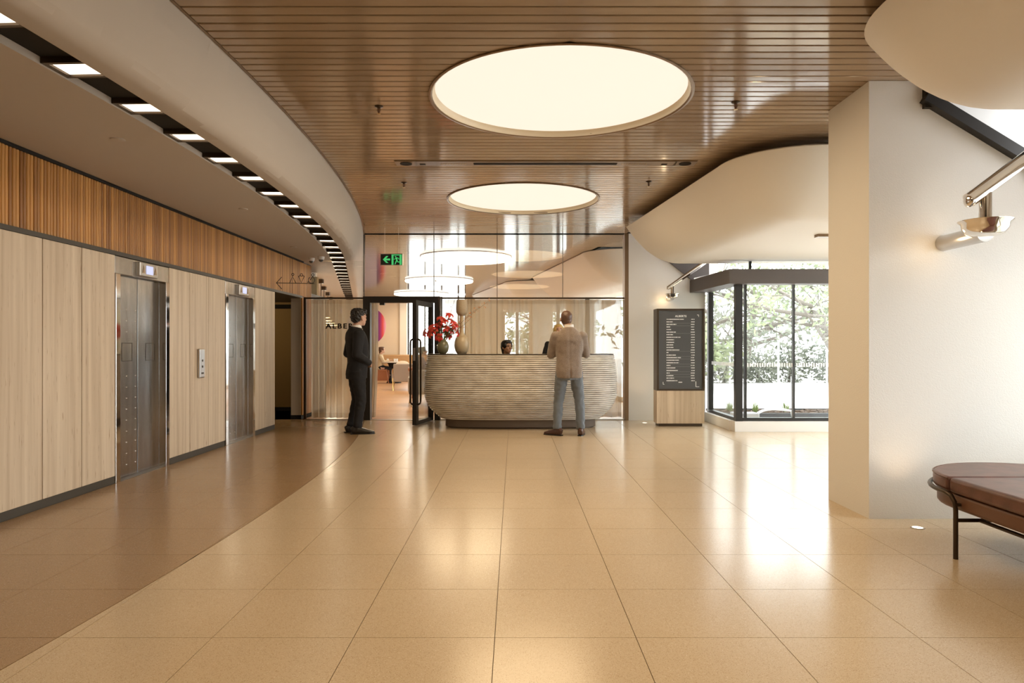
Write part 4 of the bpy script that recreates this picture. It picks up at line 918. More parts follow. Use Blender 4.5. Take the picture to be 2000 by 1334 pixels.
for k,(x,y,Y) in enumerate(((608,509,11.62),(627,513,11.45))):
    p = px(x,y,Y); cm = empty('security_camera', (p.x,p.y,ZS), 0, ['white dome security camera under the soffit, nearer the bamboo wall','white dome security camera under the soffit, farther from the bamboo wall'][k], 'security camera', 'dome cameras under the soffit')
    m = MB(); m.lathe([(0.055,0),(0.055,-0.02),(0.05,-0.045),(0.044,-0.05)], 20); m.build('housing', M['white_paint'], cm, 50)
    m = MB(); m.ball((0,0,-0.05), 0.038, 14, 10); m.build('dome', M['board_face'], cm, 180)
for k,(x,y,Y) in enumerate(((740,203,5.62),(1437,197,5.52),(789,356,8.22),(1267,354,8.17))):
    X = (x-1004)*Y/F
    sp = empty('sprinkler', (X,Y,ZC), 0, ['brass sprinkler head left of the largest ceiling light','brass sprinkler head right of the largest ceiling light','brass sprinkler head left of the second ceiling light','brass sprinkler head right of the second ceiling light'][k], 'sprinkler', 'sprinkler heads in the slat ceiling')
    m = MB(); m.lathe([(0.034,0.001),(0.034,-0.006),(0.014,-0.012),(0.010,-0.018)], 16); m.build('escutcheon', M['dark_bronze'], sp, 40)
    m = MB(); m.tube([(0,0,-0.012),(0,0,-0.055)], 0.006, 8); m.tube([(0.010,0,-0.016),(0.012,0,-0.035),(0,0,-0.058)], 0.0025, 6); m.tube([(-0.010,0,-0.016),(-0.012,0,-0.035),(0,0,-0.058)], 0.0025, 6); m.build('nozzle', M['leather_brown'], sp, 40)
    m = MB(); m.lathe([(0.016,-0.058),(0.016,-0.061)], 12); m.build('deflector', M['brass'], sp)
SY = 7.34
sv = empty('service_panel', (0,SY,ZC), 0, 'long bronze ceiling panel with dark air slot and round speakers between the two lights', 'ceiling panel')
def sx_(x): return (x-1004)*SY/F
m = MB(); m.box((sx_(812),-0.085,-0.010),(sx_(1320),0.085,-0.001)); m.build('plate', M['bronze_trim'], sv)
m = MB(); m.box((sx_(925),-0.03,-0.013),(sx_(1205),0.04,-0.009)); m.build('air_slot', M['void_black'], sv)
for x in (793,1338):
    m = MB(); m.box((sx_(x)-0.11,-0.09,-0.010),(sx_(x)+0.11,0.09,-0.001)); pl_ = m.build('speaker_plate', M['bronze_trim'], sv)
    m = MB(); m.lathe([(0.062,-0.010),(0.062,-0.016),(0.05,-0.014)], 24, (sx_(x),0,0)); m.build('speaker', M['void_black'], pl_, 40)
for x in (825,1298):
    m = MB(); m.box((sx_(x)-0.03,0.0,-0.012),(sx_(x)+0.03,0.05,-0.009)); m.build('sensor', M['void_black'], sv)
m = MB()
for x0 in (862,1215):
    for q in range(10): m.lathe([(0.009,-0.0095),(0.009,-0.0125)], 8, (sx_(x0+5.2*q),0.01,0))
m.build('perforations', M['brass'], sv)

# ================================================================== WALL LAMPS
def wall_lamp(label, xs, ys_, Y, Ywall, tr, br, xe, slope=0.735, watts=1.2):
    """xs,ys_: picture position of the arm's lower end"""
    p = px(xs,ys_,Y); e = empty('wall_lamp', (p.x,Y,p.z), 0, label, 'wall lamp', 'chrome bowl lamps on the stucco walls')
    L_ = xe; m = MB(); m.tube([(0,0,0),(L_*0.5,0,L_*0.5*slope),(L_,0,L_*slope)], tr, 18); m.build('arm', M['chrome'], e, 60)
    m = MB(); m.ball((0,0,0), (tr*0.55,tr*1.01,tr*1.0), 16, 10); m.build('arm_cap', M['chrome'], e, 180)
    bx = tr*2.2; bz = -tr*3.0
    m = MB(); m.tube([(bx,0,bx*slope*0.6),(bx,0,bz+0.006)], tr*0.78, 16); m.build('stem', M['chrome'], e, 60)
    m = MB(); h = br*0.62
    m.lathe([(0.0001,bz-h),(br*0.45,bz-h*0.97),(br*0.72,bz-h*0.78),(br*0.86,bz-h*0.45),(br*0.9,bz-h*0.1),(br*1.02,bz+0.004),(br*1.03,bz+0.01),(br*0.97,bz+0.008),(br*0.84,bz-h*0.12),(br*0.8,bz-h*0.5),(br*0.6,bz-h*0.8),(0.0001,bz-h*0.88)], 32, (bx,0,0), cap=False)
    m.build('bowl', M['chrome'], e, 60)
    m = MB(); m.tube([(bx,0.0,bz-h*0.75),(bx,Ywall-Y-0.004,bz-h*0.75)], br*0.36, 18); m.build('wall_bracket', M['steel_brushed'], e, 60)
    d = bpy.data.lights.new('bowl_bulb','POINT'); d.energy = watts; d.color = (1,0.72,0.42); d.shadow_soft_size = 0.03
    lo = bpy.data.objects.new('bowl_bulb', d); COL.objects.link(lo); lo.parent = e; lo.location = (bx-br*0.9,(Ywall-Y)*0.55,bz-h*1.1)
wall_lamp('large chrome bowl lamp on a sloping tube, on the near stucco wall above the bench', 1893,391, 4.62, 5.08, 0.048, 0.155, 0.62, watts=0.8)
wall_lamp('small chrome bowl lamp on a sloping tube above the directory board', 1304,563, 11.62, 11.9, 0.034, 0.115, 0.72, 0.70, watts=0.8)

# ================================================================== FLOOR UPLIGHTS
mat('uplight_glow', (1,0.9,0.7), 0.5, emit=(1.0,0.85,0.6), es=6.0)
for k,(x,y,aim) in enumerate(((1792,1031,(0.0,0.20)),(1259,826,(0.0,0.2)))):
    Y = F*H/(y-678); X = (x-1004)*Y/F
    e = empty('floor_uplight', (X,Y,0), 0, ['small glowing floor uplight beside the leather bench','small glowing floor uplight left of the directory board'][k], 'uplight', 'floor uplights')
    m = MB(); m.lathe([(0.045,0.0),(0.045,0.003),(0.034,0.004),(0.034,0.001)], 20, cap=False); m.build('bezel', M['steel_brushed'], e, 40)
    m = MB(); m.lathe([(0.034,0.0),(0.034,0.002)], 20); m.build('lens', M['uplight_glow'], e)
    d = bpy.data.lights.new('uplight','SPOT'); d.energy = 7; d.color = (1,0.70,0.42); d.spot_size = math.radians(75); d.spot_blend = 0.9; d.shadow_soft_size = 0.02
    lo = bpy.data.objects.new('uplight', d); COL.objects.link(lo); lo.parent = e; lo.location = (0,0,0.02); lo.rotation_euler = (math.radians(180-10),0,0)

# ================================================================== LEATHER BENCH
BX, BYE, BR = 3.13, 4.20, 0.55        # centre line, start of the round end, radius
BY0 = 2.55
bn = empty('leather_bench', (BX,BYE,0), 0, 'long oval ended brown leather bench on a dark bronze tube frame', 'bench')
def stadium(r, y_lo, half=False, n=20):
    P = [(r*math.cos(math.pi*i/n), r*math.sin(math.pi*i/n)) for i in range(n+1)]
    if half: return P
    return P+[(-r, y_lo),(r, y_lo)]
def pad(poly, za, zb, name, material, bev=0.02):
    m = MB(); m.prism(poly, 'z', za, zb); o = m.build(name, material, bn, 40); bevel_obj(o, bev, 3, 50); return o
p1 = pad([(x,y+0.004) for x,y in stadium(BR,0,True)], 0.372, 0.462, 'end_cushion', M['leather'], 0.022)
p2 = pad([(-BR,-0.004),(-BR,BY0-BYE+0.004),(BR,BY0-BYE+0.004),(BR,-0.004)], 0.372, 0.462, 'long_cushion', M['leather'], 0.022)
p3 = pad([(x,-y+BY0-BYE-0.004) for x,y in stadium(BR,0,True)], 0.372, 0.462, 'end_cushion', M['leather'], 0.022)
r2 = BR-0.02; lo_ = BY0-BYE
P = [(r2*math.cos(math.pi*i/20), r2*math.sin(math.pi*i/20)) for i in range(21)]+[(-r2*math.cos(math.pi*i/20), lo_-r2*math.sin(math.pi*i/20)) for i in range(21)]
pad(P, 0.275, 0.370, 'seat_base', M['leather_brown'], 0.02)
for pth in ([(x*1.002,y*1.002+0.004,0.455) for x,y in stadium(BR,0,True)],):
    m = MB(); m.tube(pth, 0.004, 6); m.build('piping', M['leather_brown'], p1)
def frame_end(sg, y_c):
    rr_ = BR+0.018; zl = 0.375
    pts = [(-rr_+0.01,-0.085,0.0),(-rr_+0.01,-0.085,zl-0.09),(-rr_+0.008,-0.078,zl-0.045),(-rr_+0.004,-0.05,zl-0.012),(-rr_,0.0,zl)]
    pts += [(-rr_*math.cos(math.pi*i/24), rr_*math.sin(math.pi*i/24), zl) for i in range(1,24)]
    pts += [(-p[0],p[1],p[2]) for p in pts[4::-1]]
    m = MB(); m.tube([(p[0],y_c+sg*p[1],p[2]) for p in pts], 0.0135, 10); m.build('frame_tube', M['dark_bronze'], bn, 60)
    m = MB(); m.tube([(-rr_+0.01,y_c-sg*0.085,0.225),(rr_-0.01,y_c-sg*0.085,0.225)], 0.011, 10); m.build('cross_rail', M['dark_bronze'], bn, 60)
    m = MB(); m.tube([(-rr_+0.01,y_c-sg*0.085,0.315),(rr_-0.01,y_c-sg*0.085,0.315)], 0.010, 10); m.build('cross_rail', M['dark_bronze'], bn, 60)
frame_end(1, 0.0); frame_end(-1, lo_)
for x in (-0.42,0.42):
    m = MB(); m.tube([(x,-0.085,0.225),(x,lo_+0.085,0.225)], 0.011, 10); m.build('long_rail', M['dark_bronze'], bn, 60)
# ================================================================== PEOPLE
from mathutils import noise as mnoise
for nm,c in (('skin_light',(0.55,0.33,0.24)),('skin_tan',(0.36,0.19,0.11)),('hair_black',(0.010,0.008,0.007)),('hair_brown',(0.10,0.05,0.032)),('hair_blond',(0.50,0.34,0.11)),
  ('suit_black',(0.007,0.007,0.009)),('shirt_white',(0.75,0.73,0.70)),('jeans',(0.13,0.15,0.175)),('shoe_black',(0.012,0.010,0.009)),('shoe_brown',(0.06,0.022,0.013)),('knit_cream',(0.55,0.46,0.32)),
  ('eye_dark',(0.015,0.010,0.008)),('lip',(0.40,0.16,0.13)),('purple_knit',(0.10,0.07,0.09))):
    mat(nm, c, 0.3 if 'shoe' in nm else (0.45 if 'hair' in nm or 'skin' in nm else 0.85), sheen=0.2 if nm in ('knit_cream','jeans') else 0)
m = mat('tweed', (0.22,0.17,0.135), 0.9, sheen=0.3); noise_col(m, coords(m), (0.165,0.127,0.10), (0.275,0.215,0.175), 160, 2)
def remesh(mb, voxel, iters, name, material, parent, fn=None):
    me = bpy.data.meshes.new('t'); me.from_pydata(mb.v, [], mb.f); me.validate()
    bm = bmesh.new(); bm.from_mesh(me); bmesh.ops.recalc_face_normals(bm, faces=bm.faces); bm.to_mesh(me); bm.free()
    o = bpy.data.objects.new('t', me); COL.objects.link(o); md = o.modifiers.new('r','REMESH'); md.mode = 'VOXEL'; md.voxel_size = voxel
    if iters: sm = o.modifiers.new('s','SMOOTH'); sm.factor = 0.5; sm.iterations = iters
    out = bpy.data.meshes.new_from_object(o.evaluated_get(bpy.context.evaluated_depsgraph_get()))
    bpy.data.objects.remove(o); bpy.data.meshes.remove(me)
    if fn:
        nr = [v.normal.copy() for v in out.vertices]
        for v,n in zip(out.vertices, nr): v.co = fn(v.co.copy(), n)
    out.polygons.foreach_set('use_smooth', [True]*len(out.polygons)); out.name = name
    out.materials.clear(); out.materials.append(material)
    return link(name, out, parent)
V = Vector
def hand(mb, wrist, d, palm, curl=0.5, s=1.0, thumb_side=1):
    """d: direction the hand points, palm: palm normal"""
    d = V(d).normalized(); palm = V(palm); palm = (palm-d*palm.dot(d)).normalized(); sd = d.cross(palm)*thumb_side
    w = V(wrist); pl = 0.085*s
    mb.loft([(w-d*0.02,0.026*s,0.019*s),(w+d*0.025*s,0.032*s,0.017*s),(w+d*pl*0.8,0.041*s,0.015*s),(w+d*pl,0.040*s,0.012*s)], 12, side=sd)
    for i,(o_,ln) in enumerate(((0.030,0.070),(0.010,0.080),(-0.010,0.074),(-0.029,0.058))):
        b0 = w+d*(pl-0.012)*s+sd*o_*s; a = curl*0.9; seg = ln*s/3; p = b0; pts = [(b0-d*0.01,0.0095*s)]
        for q in range(3):
            dd = d*math.cos(a)+palm*math.sin(a); p = p+dd*seg*1.05; pts.append((p,(0.009-0.0012*q)*s)); a += curl
        mb.loft(pts, 8, side=sd)
    b0 = w+d*0.022*s+sd*0.026*s; dd = (d*0.75+sd*0.6+palm*0.35).normalized(); mb.loft([(b0,0.013*s),(b0+dd*0.035*s,0.0115*s),(b0+dd*0.035*s+(d*0.95+palm*0.3).normalized()*0.03*s,0.009*s)], 8, side=sd)
def head_parts(mb, c, yaw, pitch, s=1.0, female=False):
    R = Matrix.Rotation(yaw,3,'Z')@Matrix.Rotation(-pitch,3,'X'); T = lambda x,y,z: V(c)+R@V((x*s,y*s,z*s))
    def ell(p, r, n=18, m_=12):
        k = len(mb.v); mb.ball((0,0,0), tuple(q*s for q in r), n, m_); 
        for i in range(k, len(mb.v)): mb.v[i] = tuple(T(*p)+R@V(mb.v[i]))
    ell((0,-0.008,0.035),(0.076,0.096,0.085)); ell((0,0.018,-0.03),(0.062,0.072,0.085)); ell((0,0.040,-0.075),(0.042 if not female else 0.036,0.048,0.038))
    ell((0,0.068,0.018),(0.052,0.026,0.022)); ell((0.03,0.066,-0.025),(0.024,0.02,0.022)); ell((-0.03,0.066,-0.025),(0.024,0.02,0.022))
    ell((0,0.096,-0.022),(0.012,0.020,0.016)); ell((0,0.088,0.0),(0.009,0.016,0.026)); ell((0,0.080,-0.062),(0.024,0.014,0.008)); ell((0,0.078,-0.074),(0.020,0.013,0.008)); ell((0,0.070,-0.098),(0.018,0.018,0.014))
    for sg in (-1,1): ell((sg*0.077,-0.006,-0.012),(0.010,0.020,0.032)); ell((sg*0.076,0.0,-0.034),(0.009,0.011,0.013))
    return T, R
def face(T, R, s, parent):
    m = MB()
    for sg in (-1,1): m.ball(T(sg*0.030,0.083,0.006), (0.011*s,0.006*s,0.0065*s), 10, 6)
    m.build('eyes', MT['eye_dark'], parent, 180)
    m = MB()
    for sg in (-1,1): m.tube([T(sg*0.014,0.092,0.024),T(sg*0.030,0.090,0.029),T(sg*0.046,0.080,0.025)], 0.0035*s, 6)
    m.build('eyebrows', MT['eye_dark'], parent, 180)
    m = MB(); m.loft([(T(-0.022,0.086,-0.068),0.003),(T(0,0.094,-0.067),0.007),(T(0.022,0.086,-0.068),0.003)], 8); m.build('lips', MT['lip'], parent, 180)
def wrinkle(amp, sc=9, zs=0.5, extra=None):
    def f(p, n):
        q = p+n*amp*(mnoise.noise(V((p.x*sc,p.y*sc,p.z*sc*zs)))+0.5*mnoise.noise(V((p.x*sc*2.3+5,p.y*sc*2.3,p.z*sc*1.7))))
        return extra(q,n) if extra else q
    return f
def person(loc, rz, cfg, label, group=None):
    e = empty('person', loc, rz, label, 'person', group)
    c = cfg; vx = c.get('voxel',0.008); sk = MT[c['skin']]; s = c.get('s',1.0)
    A = c['arms']; Lg = c.get('legs'); hd = V(c['head']); nb = V(c.get('neck',(0,-0.01,1.47))); tor = c['torso']   # torso rings: (z, x, y, rx, ry)
    b = MB()
    T,R = head_parts(b, hd, c.get('yaw',0), c.get('pitch',0), s, c.get('female',False))
    b.loft([(nb-V((0,0,0.06)),0.07,0.06),(nb,0.056,0.056),(T(0,-0.012,-0.06),0.050,0.054),(T(0,-0.01,0.0),0.05,0.055)], 14)
    b.loft([(V((x,y,z)),rx*0.86,ry*0.84) for (z,x,y,rx,ry) in tor], 18)
    for a in A:
        sh,el,wr = map(V, a['j']); b.loft([(sh,0.050),(sh.lerp(el,0.5),0.042),(el,0.036)], 12); b.ball(el,0.037,12,8); b.loft([(el,0.036),(el.lerp(wr,0.35),0.037),(wr,0.025)], 12); hand(b, wr, a['d'], a['p'], a.get('curl',0.5), s, a.get('t',1)); b.ball(sh,0.052,12,8)
    if Lg:
        for l in Lg:
            hp,kn,an = map(V, l['j']); tv = V(l['toe']).normalized()
            b.loft([(hp,0.078),(hp.lerp(kn,0.5),0.066),(kn,0.05)], 14); b.ball(kn,0.051,12,8); b.loft([(kn,0.05),(kn.lerp(an,0.35),0.052),(an,0.034)], 12); b.loft([(an-tv*0.05+V((0,0,-0.02)),0.034,0.03),(an+tv*0.06+V((0,0,-0.045)),0.036,0.024),(an+tv*0.14+V((0,0,-0.06)),0.032,0.014)], 10)
    remesh(b, vx, 2, 'body', sk, e)
    if not c.get('noface'): face(T, R, s, e)
    # hair
    h = MB()
    for (p,r) in c['hair']:
        k = len(h.v); h.ball((0,0,0), tuple(q*s for q in r), 16, 11)
        for i in range(k, len(h.v)): h.v[i] = tuple(T(*p)+R@V(h.v[i]))
    remesh(h, vx, 1, 'hair', MT[c['haircol']], e, wrinkle(c.get('hairamp',0.006), 45, 1.0))
    # shirt collar
    if 'shirt' in c:
        m = MB(); m.loft([(nb+V((0,0.006,-0.05)),0.078,0.074),(nb+V((0,0.004,0.0)),0.069,0.068),(nb+V((0,0.0,c.get('collar',0.035))),0.063,0.064)], 20); m.build('shirt', MT[c['shirt']], e, 60)
    # top garment
    j = MB(); j.loft([(V((x,y,z)),rx,ry) for (z,x,y,rx,ry) in tor], 28, ex=2.3)
    for a in A:
        sh,el,wr = map(V, a['j']); cf = wr.lerp(el, 0.08); k = c.get('sleeve',1.0)
        j.loft([(sh,0.070*k),(sh.lerp(el,0.35),0.066*k),(sh.lerp(el,0.8),0.060*k),(el,0.058*k)], 16); j.ball(el,0.0585*k,14,10); j.loft([(el,0.058*k),(el.lerp(cf,0.4),0.055*k),(cf,0.043*k)], 16); j.ball(sh,(0.073*k,0.07*k,0.07*k),14,10)
    for (p0,r0,p1,r1) in c.get('pads',()): j.loft([(V(p0),r0),(V(p1),r1)], 14)
    remesh(j, vx*1.3, 4, c.get('topname','jacket'), MT[c['top']], e, wrinkle(c.get('wr',0.007), 9, 0.8, c.get('topfn')))
    if Lg:
        t = MB(); hx_ = c.get('hips'); 
        t.loft([(V((x,y,z)),rx,ry) for (z,x,y,rx,ry) in hx_], 24, ex=2.2); lr = c.get('leg_r',(0.104,0.092,0.074,0.070,0.062))
        for l in Lg:
            hp,kn,an = map(V, l['j']); cu = an+V((0,0,0.0))
            t.loft([(hp+V((0,0,0.03)),lr[0]),(hp.lerp(kn,0.4),lr[1]),(hp.lerp(kn,0.8),lr[2]+0.004),(kn,lr[2])], 16); t.ball(kn,lr[2],14,10); t.loft([(kn,lr[2]),(kn.lerp(cu,0.45),lr[3]),(cu,lr[4])], 16)
        remesh(t, vx*1.3, 3, 'trousers', MT[c['bottom']], e, wrinkle(c.get('twr',0.007), 13, 1.5))
        for l in Lg:
            an = V(l['j'][2]); tv = V(l['toe']); tv.z = 0; tv.normalize(); g = V((an.x,an.y,0)); sd = V((tv.y,-tv.x,0)); z0 = c.get('floor',0)
            sh = MB(); sh.loft([(g-tv*0.075+V((0,0,0.05)),0.030,0.040),(g-tv*0.05+V((0,0,0.058)),0.039,0.056),(g+tv*0.01+V((0,0,0.055)),0.042,0.055),(g+tv*0.08+V((0,0,0.042)),0.047,0.040),(g+tv*0.15+V((0,0,0.031)),0.046,0.029),(g+tv*0.20+V((0,0,0.024)),0.034,0.021),(g+tv*0.215+V((0,0,0.022)),0.016,0.014)], 16, side=sd, ex=2.4)
            sh.loft([(g+V((0,0,0.05)),0.044),(g+V((0,0,0.105)),0.042)], 14)
            so = remesh(sh, 0.006, 2, 'shoe', MT[c['shoe']], e)
            m = MB(); poly = [(-0.085,0.022),(-0.07,0.036),(0.0,0.040),(0.09,0.048),(0.16,0.045),(0.21,0.028),(0.222,0.0)]; poly = poly+[(x,-y) for x,y in poly[::-1][1:]]
            m.prism([((g+tv*x+sd*y).x,(g+tv*x+sd*y).y) for x,y in poly], 'z', 0.0, 0.016); m.build('sole', MT['shoe_black'], so)
    return e
def jf(p, n):          # back seam and vent of a jacket
    if p.y < 0:
        if abs(p.x) < 0.02: p.y += 0.004*(1-abs(p.x)/0.02)
        if p.z < 1.05 and abs(p.x) < 0.05: p.y += 0.012*(1.05-p.z)/0.2*(1 if 0 < p.x < 0.02 else 0)
    return p
short_back = [((0,-0.024,0.050),(0.083,0.095,0.078)),((0,-0.045,0.01),(0.079,0.076,0.075)),((0,-0.055,-0.03),(0.066,0.056,0.045)),((0,0.04,0.085),(0.062,0.055,0.04))]
# --- man in tweed jacket at the desk (seen from behind)
torso = [(0.80,0,-0.015,0.185,0.13),(0.90,0,-0.012,0.188,0.135),(1.02,0,0.0,0.178,0.128),(1.14,0,0.01,0.185,0.128),(1.26,0,0.01,0.20,0.132),(1.34,0,0.0,0.202,0.128),(1.41,0,-0.005,0.178,0.112),(1.465,0,-0.01,0.125,0.09),(1.51,0,-0.005,0.080,0.075)]
cfg = dict(skin='skin_light', head=(-0.035,0.075,1.635), neck=(0,0.0,1.505), pitch=-0.42, yaw=0.12, torso=torso, hair=[((0,-0.022,0.046),(0.081,0.094,0.076)),((0,-0.045,0.0),(0.077,0.070,0.066)),((0,-0.05,-0.03),(0.062,0.052,0.04))], haircol='hair_brown', hairamp=0.004,
  shirt='shirt_white', collar=0.045, top='tweed', bottom='jeans', shoe='shoe_brown', sleeve=1.06, topfn=jf, wr=0.009, twr=0.010,
  arms=[dict(j=((-0.185,0.0,1.385),(-0.245,0.08,1.13),(-0.13,0.36,1.175)), d=(0.25,1,0.0), p=(0,0,-1), curl=0.25, t=-1), dict(j=((0.185,0.0,1.385),(0.245,0.10,1.14),(0.13,0.36,1.18)), d=(-0.25,1,0), p=(0,0,-1), curl=0.25, t=1)],
  hips=[(0.78,0,0.0,0.165,0.125),(0.86,0,0.0,0.17,0.13),(0.95,0,0,0.165,0.125),(1.02,0,0,0.16,0.12)],
  legs=[dict(j=((-0.095,0,0.86),(-0.145,0.03,0.47),(-0.165,0.0,0.09)), toe=(-0.75,0.55,0)), dict(j=((0.095,0,0.86),(0.150,0.03,0.47),(0.165,0.0,0.09)), toe=(0.22,1,0))], leg_r=(0.098,0.088,0.070,0.066,0.058))
f = px(1112,852,9.79); person((f.x,9.86,0), 0, cfg, 'standing man in grey brown jacket and jeans leaning at the reception desk')
# --- man in black suit at the left
torso = [(0.79,0,0.0,0.175,0.125),(0.90,0,0.0,0.178,0.128),(1.02,0,0.012,0.17,0.128),(1.14,0,0.015,0.18,0.135),(1.27,0,0.005,0.20,0.138),(1.37,0,-0.012,0.205,0.132),(1.44,0,-0.022,0.185,0.115),(1.485,0,-0.02,0.13,0.09),(1.52,0,-0.012,0.085,0.072)]
cfg = dict(skin='skin_light', head=(0.0,0.03,1.655), neck=(0,-0.012,1.51), pitch=0.0, yaw=0.45, torso=torso, hair=short_back+[((0,0.055,0.085),(0.066,0.048,0.045)),((0,-0.02,0.07),(0.09,0.10,0.072))], haircol='hair_black', hairamp=0.016,
  shirt='shirt_white', collar=0.04, top='suit_black', bottom='suit_black', shoe='shoe_black', wr=0.006, sleeve=1.05,
  arms=[dict(j=((-0.20,-0.015,1.42),(-0.255,-0.07,1.14),(-0.09,0.15,1.0)), d=(0.8,0.35,-0.15), p=(0,-1,-0.2), curl=0.5, t=-1), dict(j=((0.20,-0.015,1.42),(0.25,-0.05,1.13),(0.08,0.16,0.985)), d=(-0.85,0.25,-0.1), p=(0,-1,0), curl=0.6, t=1)],
  hips=[(0.78,0,-0.01,0.16,0.125),(0.88,0,-0.01,0.165,0.128),(0.97,0,0,0.16,0.122),(1.03,0,0.005,0.155,0.118)],
  legs=[dict(j=((-0.085,-0.01,0.87),(-0.095,0.02,0.48),(-0.11,-0.055,0.09)), toe=(-0.12,1,0)), dict(j=((0.085,-0.01,0.87),(0.10,0.03,0.48),(0.12,-0.02,0.09)), toe=(0.2,1,0))], leg_r=(0.098,0.086,0.070,0.064,0.056))
f = px(700,847,10.1); pm = person((f.x-0.03,10.14,0), math.radians(-66), cfg, 'standing man in black suit and white shirt collar beside the doorway'); pm.scale = (1.09,1.12,1.0)
# --- seated receptionist, dark hair tied back
def seated(dz): return [(0.56+dz,0,-0.03,0.16,0.12),(0.66+dz,0,-0.02,0.145,0.11),(0.78+dz,0,0.0,0.15,0.112),(0.90+dz,0,0.005,0.165,0.115),(1.0+dz,0,0.0,0.165,0.10),(1.06+dz,0,-0.005,0.12,0.08),(1.10+dz,0,0,0.07,0.062)]
lh = [((0,-0.024,0.048),(0.084,0.097,0.079)),((0,-0.05,0.0),(0.080,0.075,0.078)),((0.055,0.0,0.03),(0.036,0.07,0.06)),((-0.055,0.0,0.03),(0.036,0.07,0.06)),((0,0.022,0.078),(0.072,0.070,0.046)),((0,-0.075,-0.06),(0.055,0.045,0.05)),((0,-0.085,-0.09),(0.042,0.038,0.035))]
def seat_legs(dz, k=1.0): return [dict(j=((-0.09,0.0,0.55+dz),(-0.10,0.38,0.54+dz),(-0.10,0.40,0.12+dz)), toe=(0,1,0)), dict(j=((0.09,0.0,0.55+dz),(0.10,0.38,0.54+dz),(0.10,0.40,0.12+dz)), toe=(0,1,0))]
cfg = dict(skin='skin_tan', voxel=0.008, head=(0,0.03,1.235), neck=(0,0,1.09), pitch=-0.05, yaw=0.62, s=0.96, female=True, torso=seated(0.0), hair=lh, haircol='hair_black', hairamp=0.004,
  shirt='suit_black', collar=0.0, top='suit_black', bottom='suit_black', shoe='shoe_black', sleeve=0.85,
  arms=[dict(j=((-0.165,0,1.0),(-0.19,0.08,0.76),(-0.10,0.26,0.785)), d=(0.3,1,0), p=(0,0,-1), curl=0.3, t=-1), dict(j=((0.165,0,1.0),(0.19,0.08,0.76),(0.10,0.26,0.785)), d=(-0.3,1,0), p=(0,0,-1), curl=0.3)],
  hips=[(0.46,0,-0.01,0.155,0.12),(0.56,0,-0.02,0.165,0.125),(0.66,0,-0.02,0.145,0.11)],
  legs=[dict(j=((-0.085,0.0,0.53),(-0.09,0.14,0.50),(-0.09,0.12,0.09)), toe=(0,1,0)), dict(j=((0.085,0.0,0.53),(0.09,0.14,0.50),(0.09,0.12,0.09)), toe=(0,1,0))], leg_r=(0.08,0.075,0.06,0.055,0.048))
p = px(990,690,11.38); person((p.x,11.40,0), math.radians(180), cfg, 'seated receptionist with dark tied hair behind the middle of the desk')
def stool(loc, z, label):
    t = empty('stool', loc, 0, label, 'stool'); m = MB(); m.lathe([(0.17,z-0.05),(0.185,z-0.035),(0.185,z-0.012),(0.17,z)], 24); m.build('seat', MT['leather_brown'], t, 50)
    m = MB(); m.tube([(0,0,0.03),(0,0,z-0.05)], 0.025, 12); m.build('post', MT['steel_brushed'], t); m = MB(); m.lathe([(0.20,0),(0.20,0.012),(0.05,0.035)], 24); m.build('base', MT['steel_brushed'], t, 40)
stool((p.x,11.47,0), 0.43, 'round stool under the seated receptionist, hidden by the desk')
# --- standing receptionist, blond bun, behind the man in the tweed jacket
torso = [(0.70,0,0,0.165,0.12),(0.82,0,0,0.165,0.12),(0.95,0,0.0,0.14,0.105),(1.08,0,0.01,0.15,0.112),(1.18,0,0.01,0.165,0.112),(1.27,0,0.0,0.165,0.10),(1.325,0,0,0.115,0.08),(1.36,0,0,0.07,0.062)]
cfg = dict(skin='skin_light', voxel=0.009, head=(0,0.03,1.485), neck=(0,0,1.355), pitch=-0.3, yaw=0.1, s=0.95, female=True, torso=torso, hair=lh+[((0,-0.06,0.125),(0.038,0.038,0.034))], haircol='hair_blond', hairamp=0.004,
  shirt='suit_black', collar=0.0, top='suit_black', bottom='suit_black', shoe='shoe_black', sleeve=0.9,
  arms=[dict(j=((-0.165,0,1.27),(-0.20,0.06,1.0),(-0.10,0.20,0.86)), d=(0.3,1,-0.3), p=(0,0,-1), curl=0.3, t=-1), dict(j=((0.165,0,1.27),(0.235,0.03,1.03),(0.14,0.2,0.88)), d=(-0.3,1,-0.3), p=(0,0,-1), curl=0.3)],
  hips=[(0.72,0,0,0.155,0.118),(0.80,0,0,0.16,0.12),(0.90,0,0,0.14,0.11)],
  legs=[dict(j=((-0.08,0,0.78),(-0.085,0.01,0.43),(-0.085,-0.02,0.085)), toe=(-0.1,1,0)), dict(j=((0.08,0,0.78),(0.085,0.01,0.43),(0.085,-0.02,0.085)), toe=(0.1,1,0))], leg_r=(0.085,0.076,0.06,0.055,0.048))
p = px(1091,690,11.42); person((p.x,11.45,0), math.radians(180), cfg, 'receptionist in black with blond hair, mostly hidden behind the man in jacket')
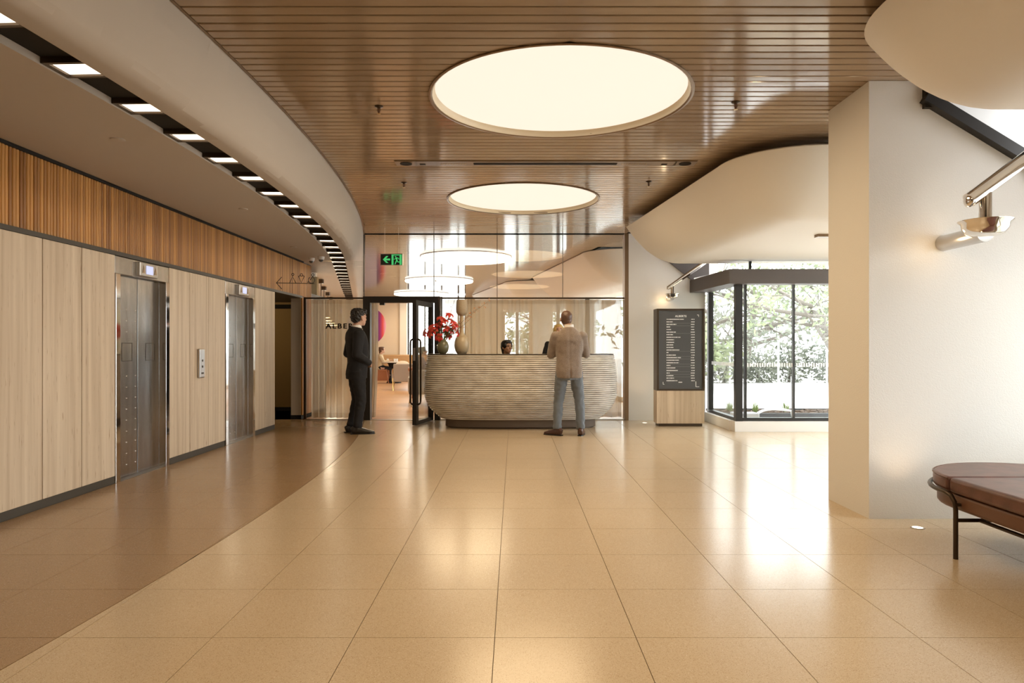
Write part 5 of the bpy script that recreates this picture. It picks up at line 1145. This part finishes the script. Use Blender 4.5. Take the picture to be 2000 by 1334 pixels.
# --- diners
cfg = dict(skin='skin_light', voxel=0.013, head=(0,0.05,1.13), neck=(0,0,0.99), pitch=-0.15, yaw=0.0, s=0.95, female=True, torso=[(z-0.10,x,y,rx,ry) for z,x,y,rx,ry in seated(0.0)], hair=lh+[((0,-0.07,0.10),(0.04,0.04,0.035))], haircol='hair_brown', noface=True,
  top='knit_cream', bottom='suit_black', shoe='shoe_black', topname='pullover', sleeve=1.0,
  arms=[dict(j=((-0.165,0,0.90),(-0.20,0.12,0.70),(-0.10,0.30,0.78)), d=(0.3,1,0.2), p=(0,0,-1), curl=0.4, t=-1), dict(j=((0.165,0,0.90),(0.20,0.12,0.70),(0.10,0.30,0.78)), d=(-0.3,1,0.2), p=(0,0,-1), curl=0.4)],
  hips=[(0.47,0,-0.01,0.155,0.10),(0.54,0,-0.02,0.16,0.11),(0.60,0,-0.02,0.145,0.10)],
  legs=[dict(j=((-0.085,0.0,0.53),(-0.10,0.36,0.50),(-0.10,0.34,0.09)), toe=(0,1,0)), dict(j=((0.085,0.0,0.53),(0.10,0.36,0.50),(0.10,0.34,0.09)), toe=(0,1,0))], leg_r=(0.075,0.07,0.058,0.052,0.046))
person((-4.60,24.35,0), math.radians(-80), cfg, 'woman in cream pullover seated at the dining table beyond the doorway', 'diners in the restaurant')
cfg2 = dict(cfg); cfg2.update(top='purple_knit', skin='skin_tan', haircol='hair_black', voxel=0.013)
person((-2.27,17.3,0), math.radians(-75), cfg2, 'dark clothed diner seen through the glass of the open door leaf', 'diners in the restaurant')
t = empty('dining_chair', (-2.29,17.3,0), math.radians(-75), 'dining chair under the dark clothed diner behind the open door leaf', 'chair')
m = MB(); m.box((-0.23,-0.22,0.42),(0.23,0.22,0.455)); bevel_obj(m.build('seat', M['oak_red'], t), 0.01)
for x,y in ((-0.2,0.2),(0.2,0.2),(-0.2,-0.2),(0.2,-0.2)):
    m = MB(); m.tube([(x*1.15,y*1.15,0),(x,y,0.43)]+([(x,y-0.05,0.72)] if y < 0 else []), 0.017, 8); m.build('leg', M['oak_red'], t)
m = MB(); m.loft([((-0.24,-0.22,0.70),0.016,0.05),((0,-0.29,0.70),0.016,0.05),((0.24,-0.22,0.70),0.016,0.05)], 8, side=(0,1,0)); m.build('backrest', M['oak_red'], t, 60)
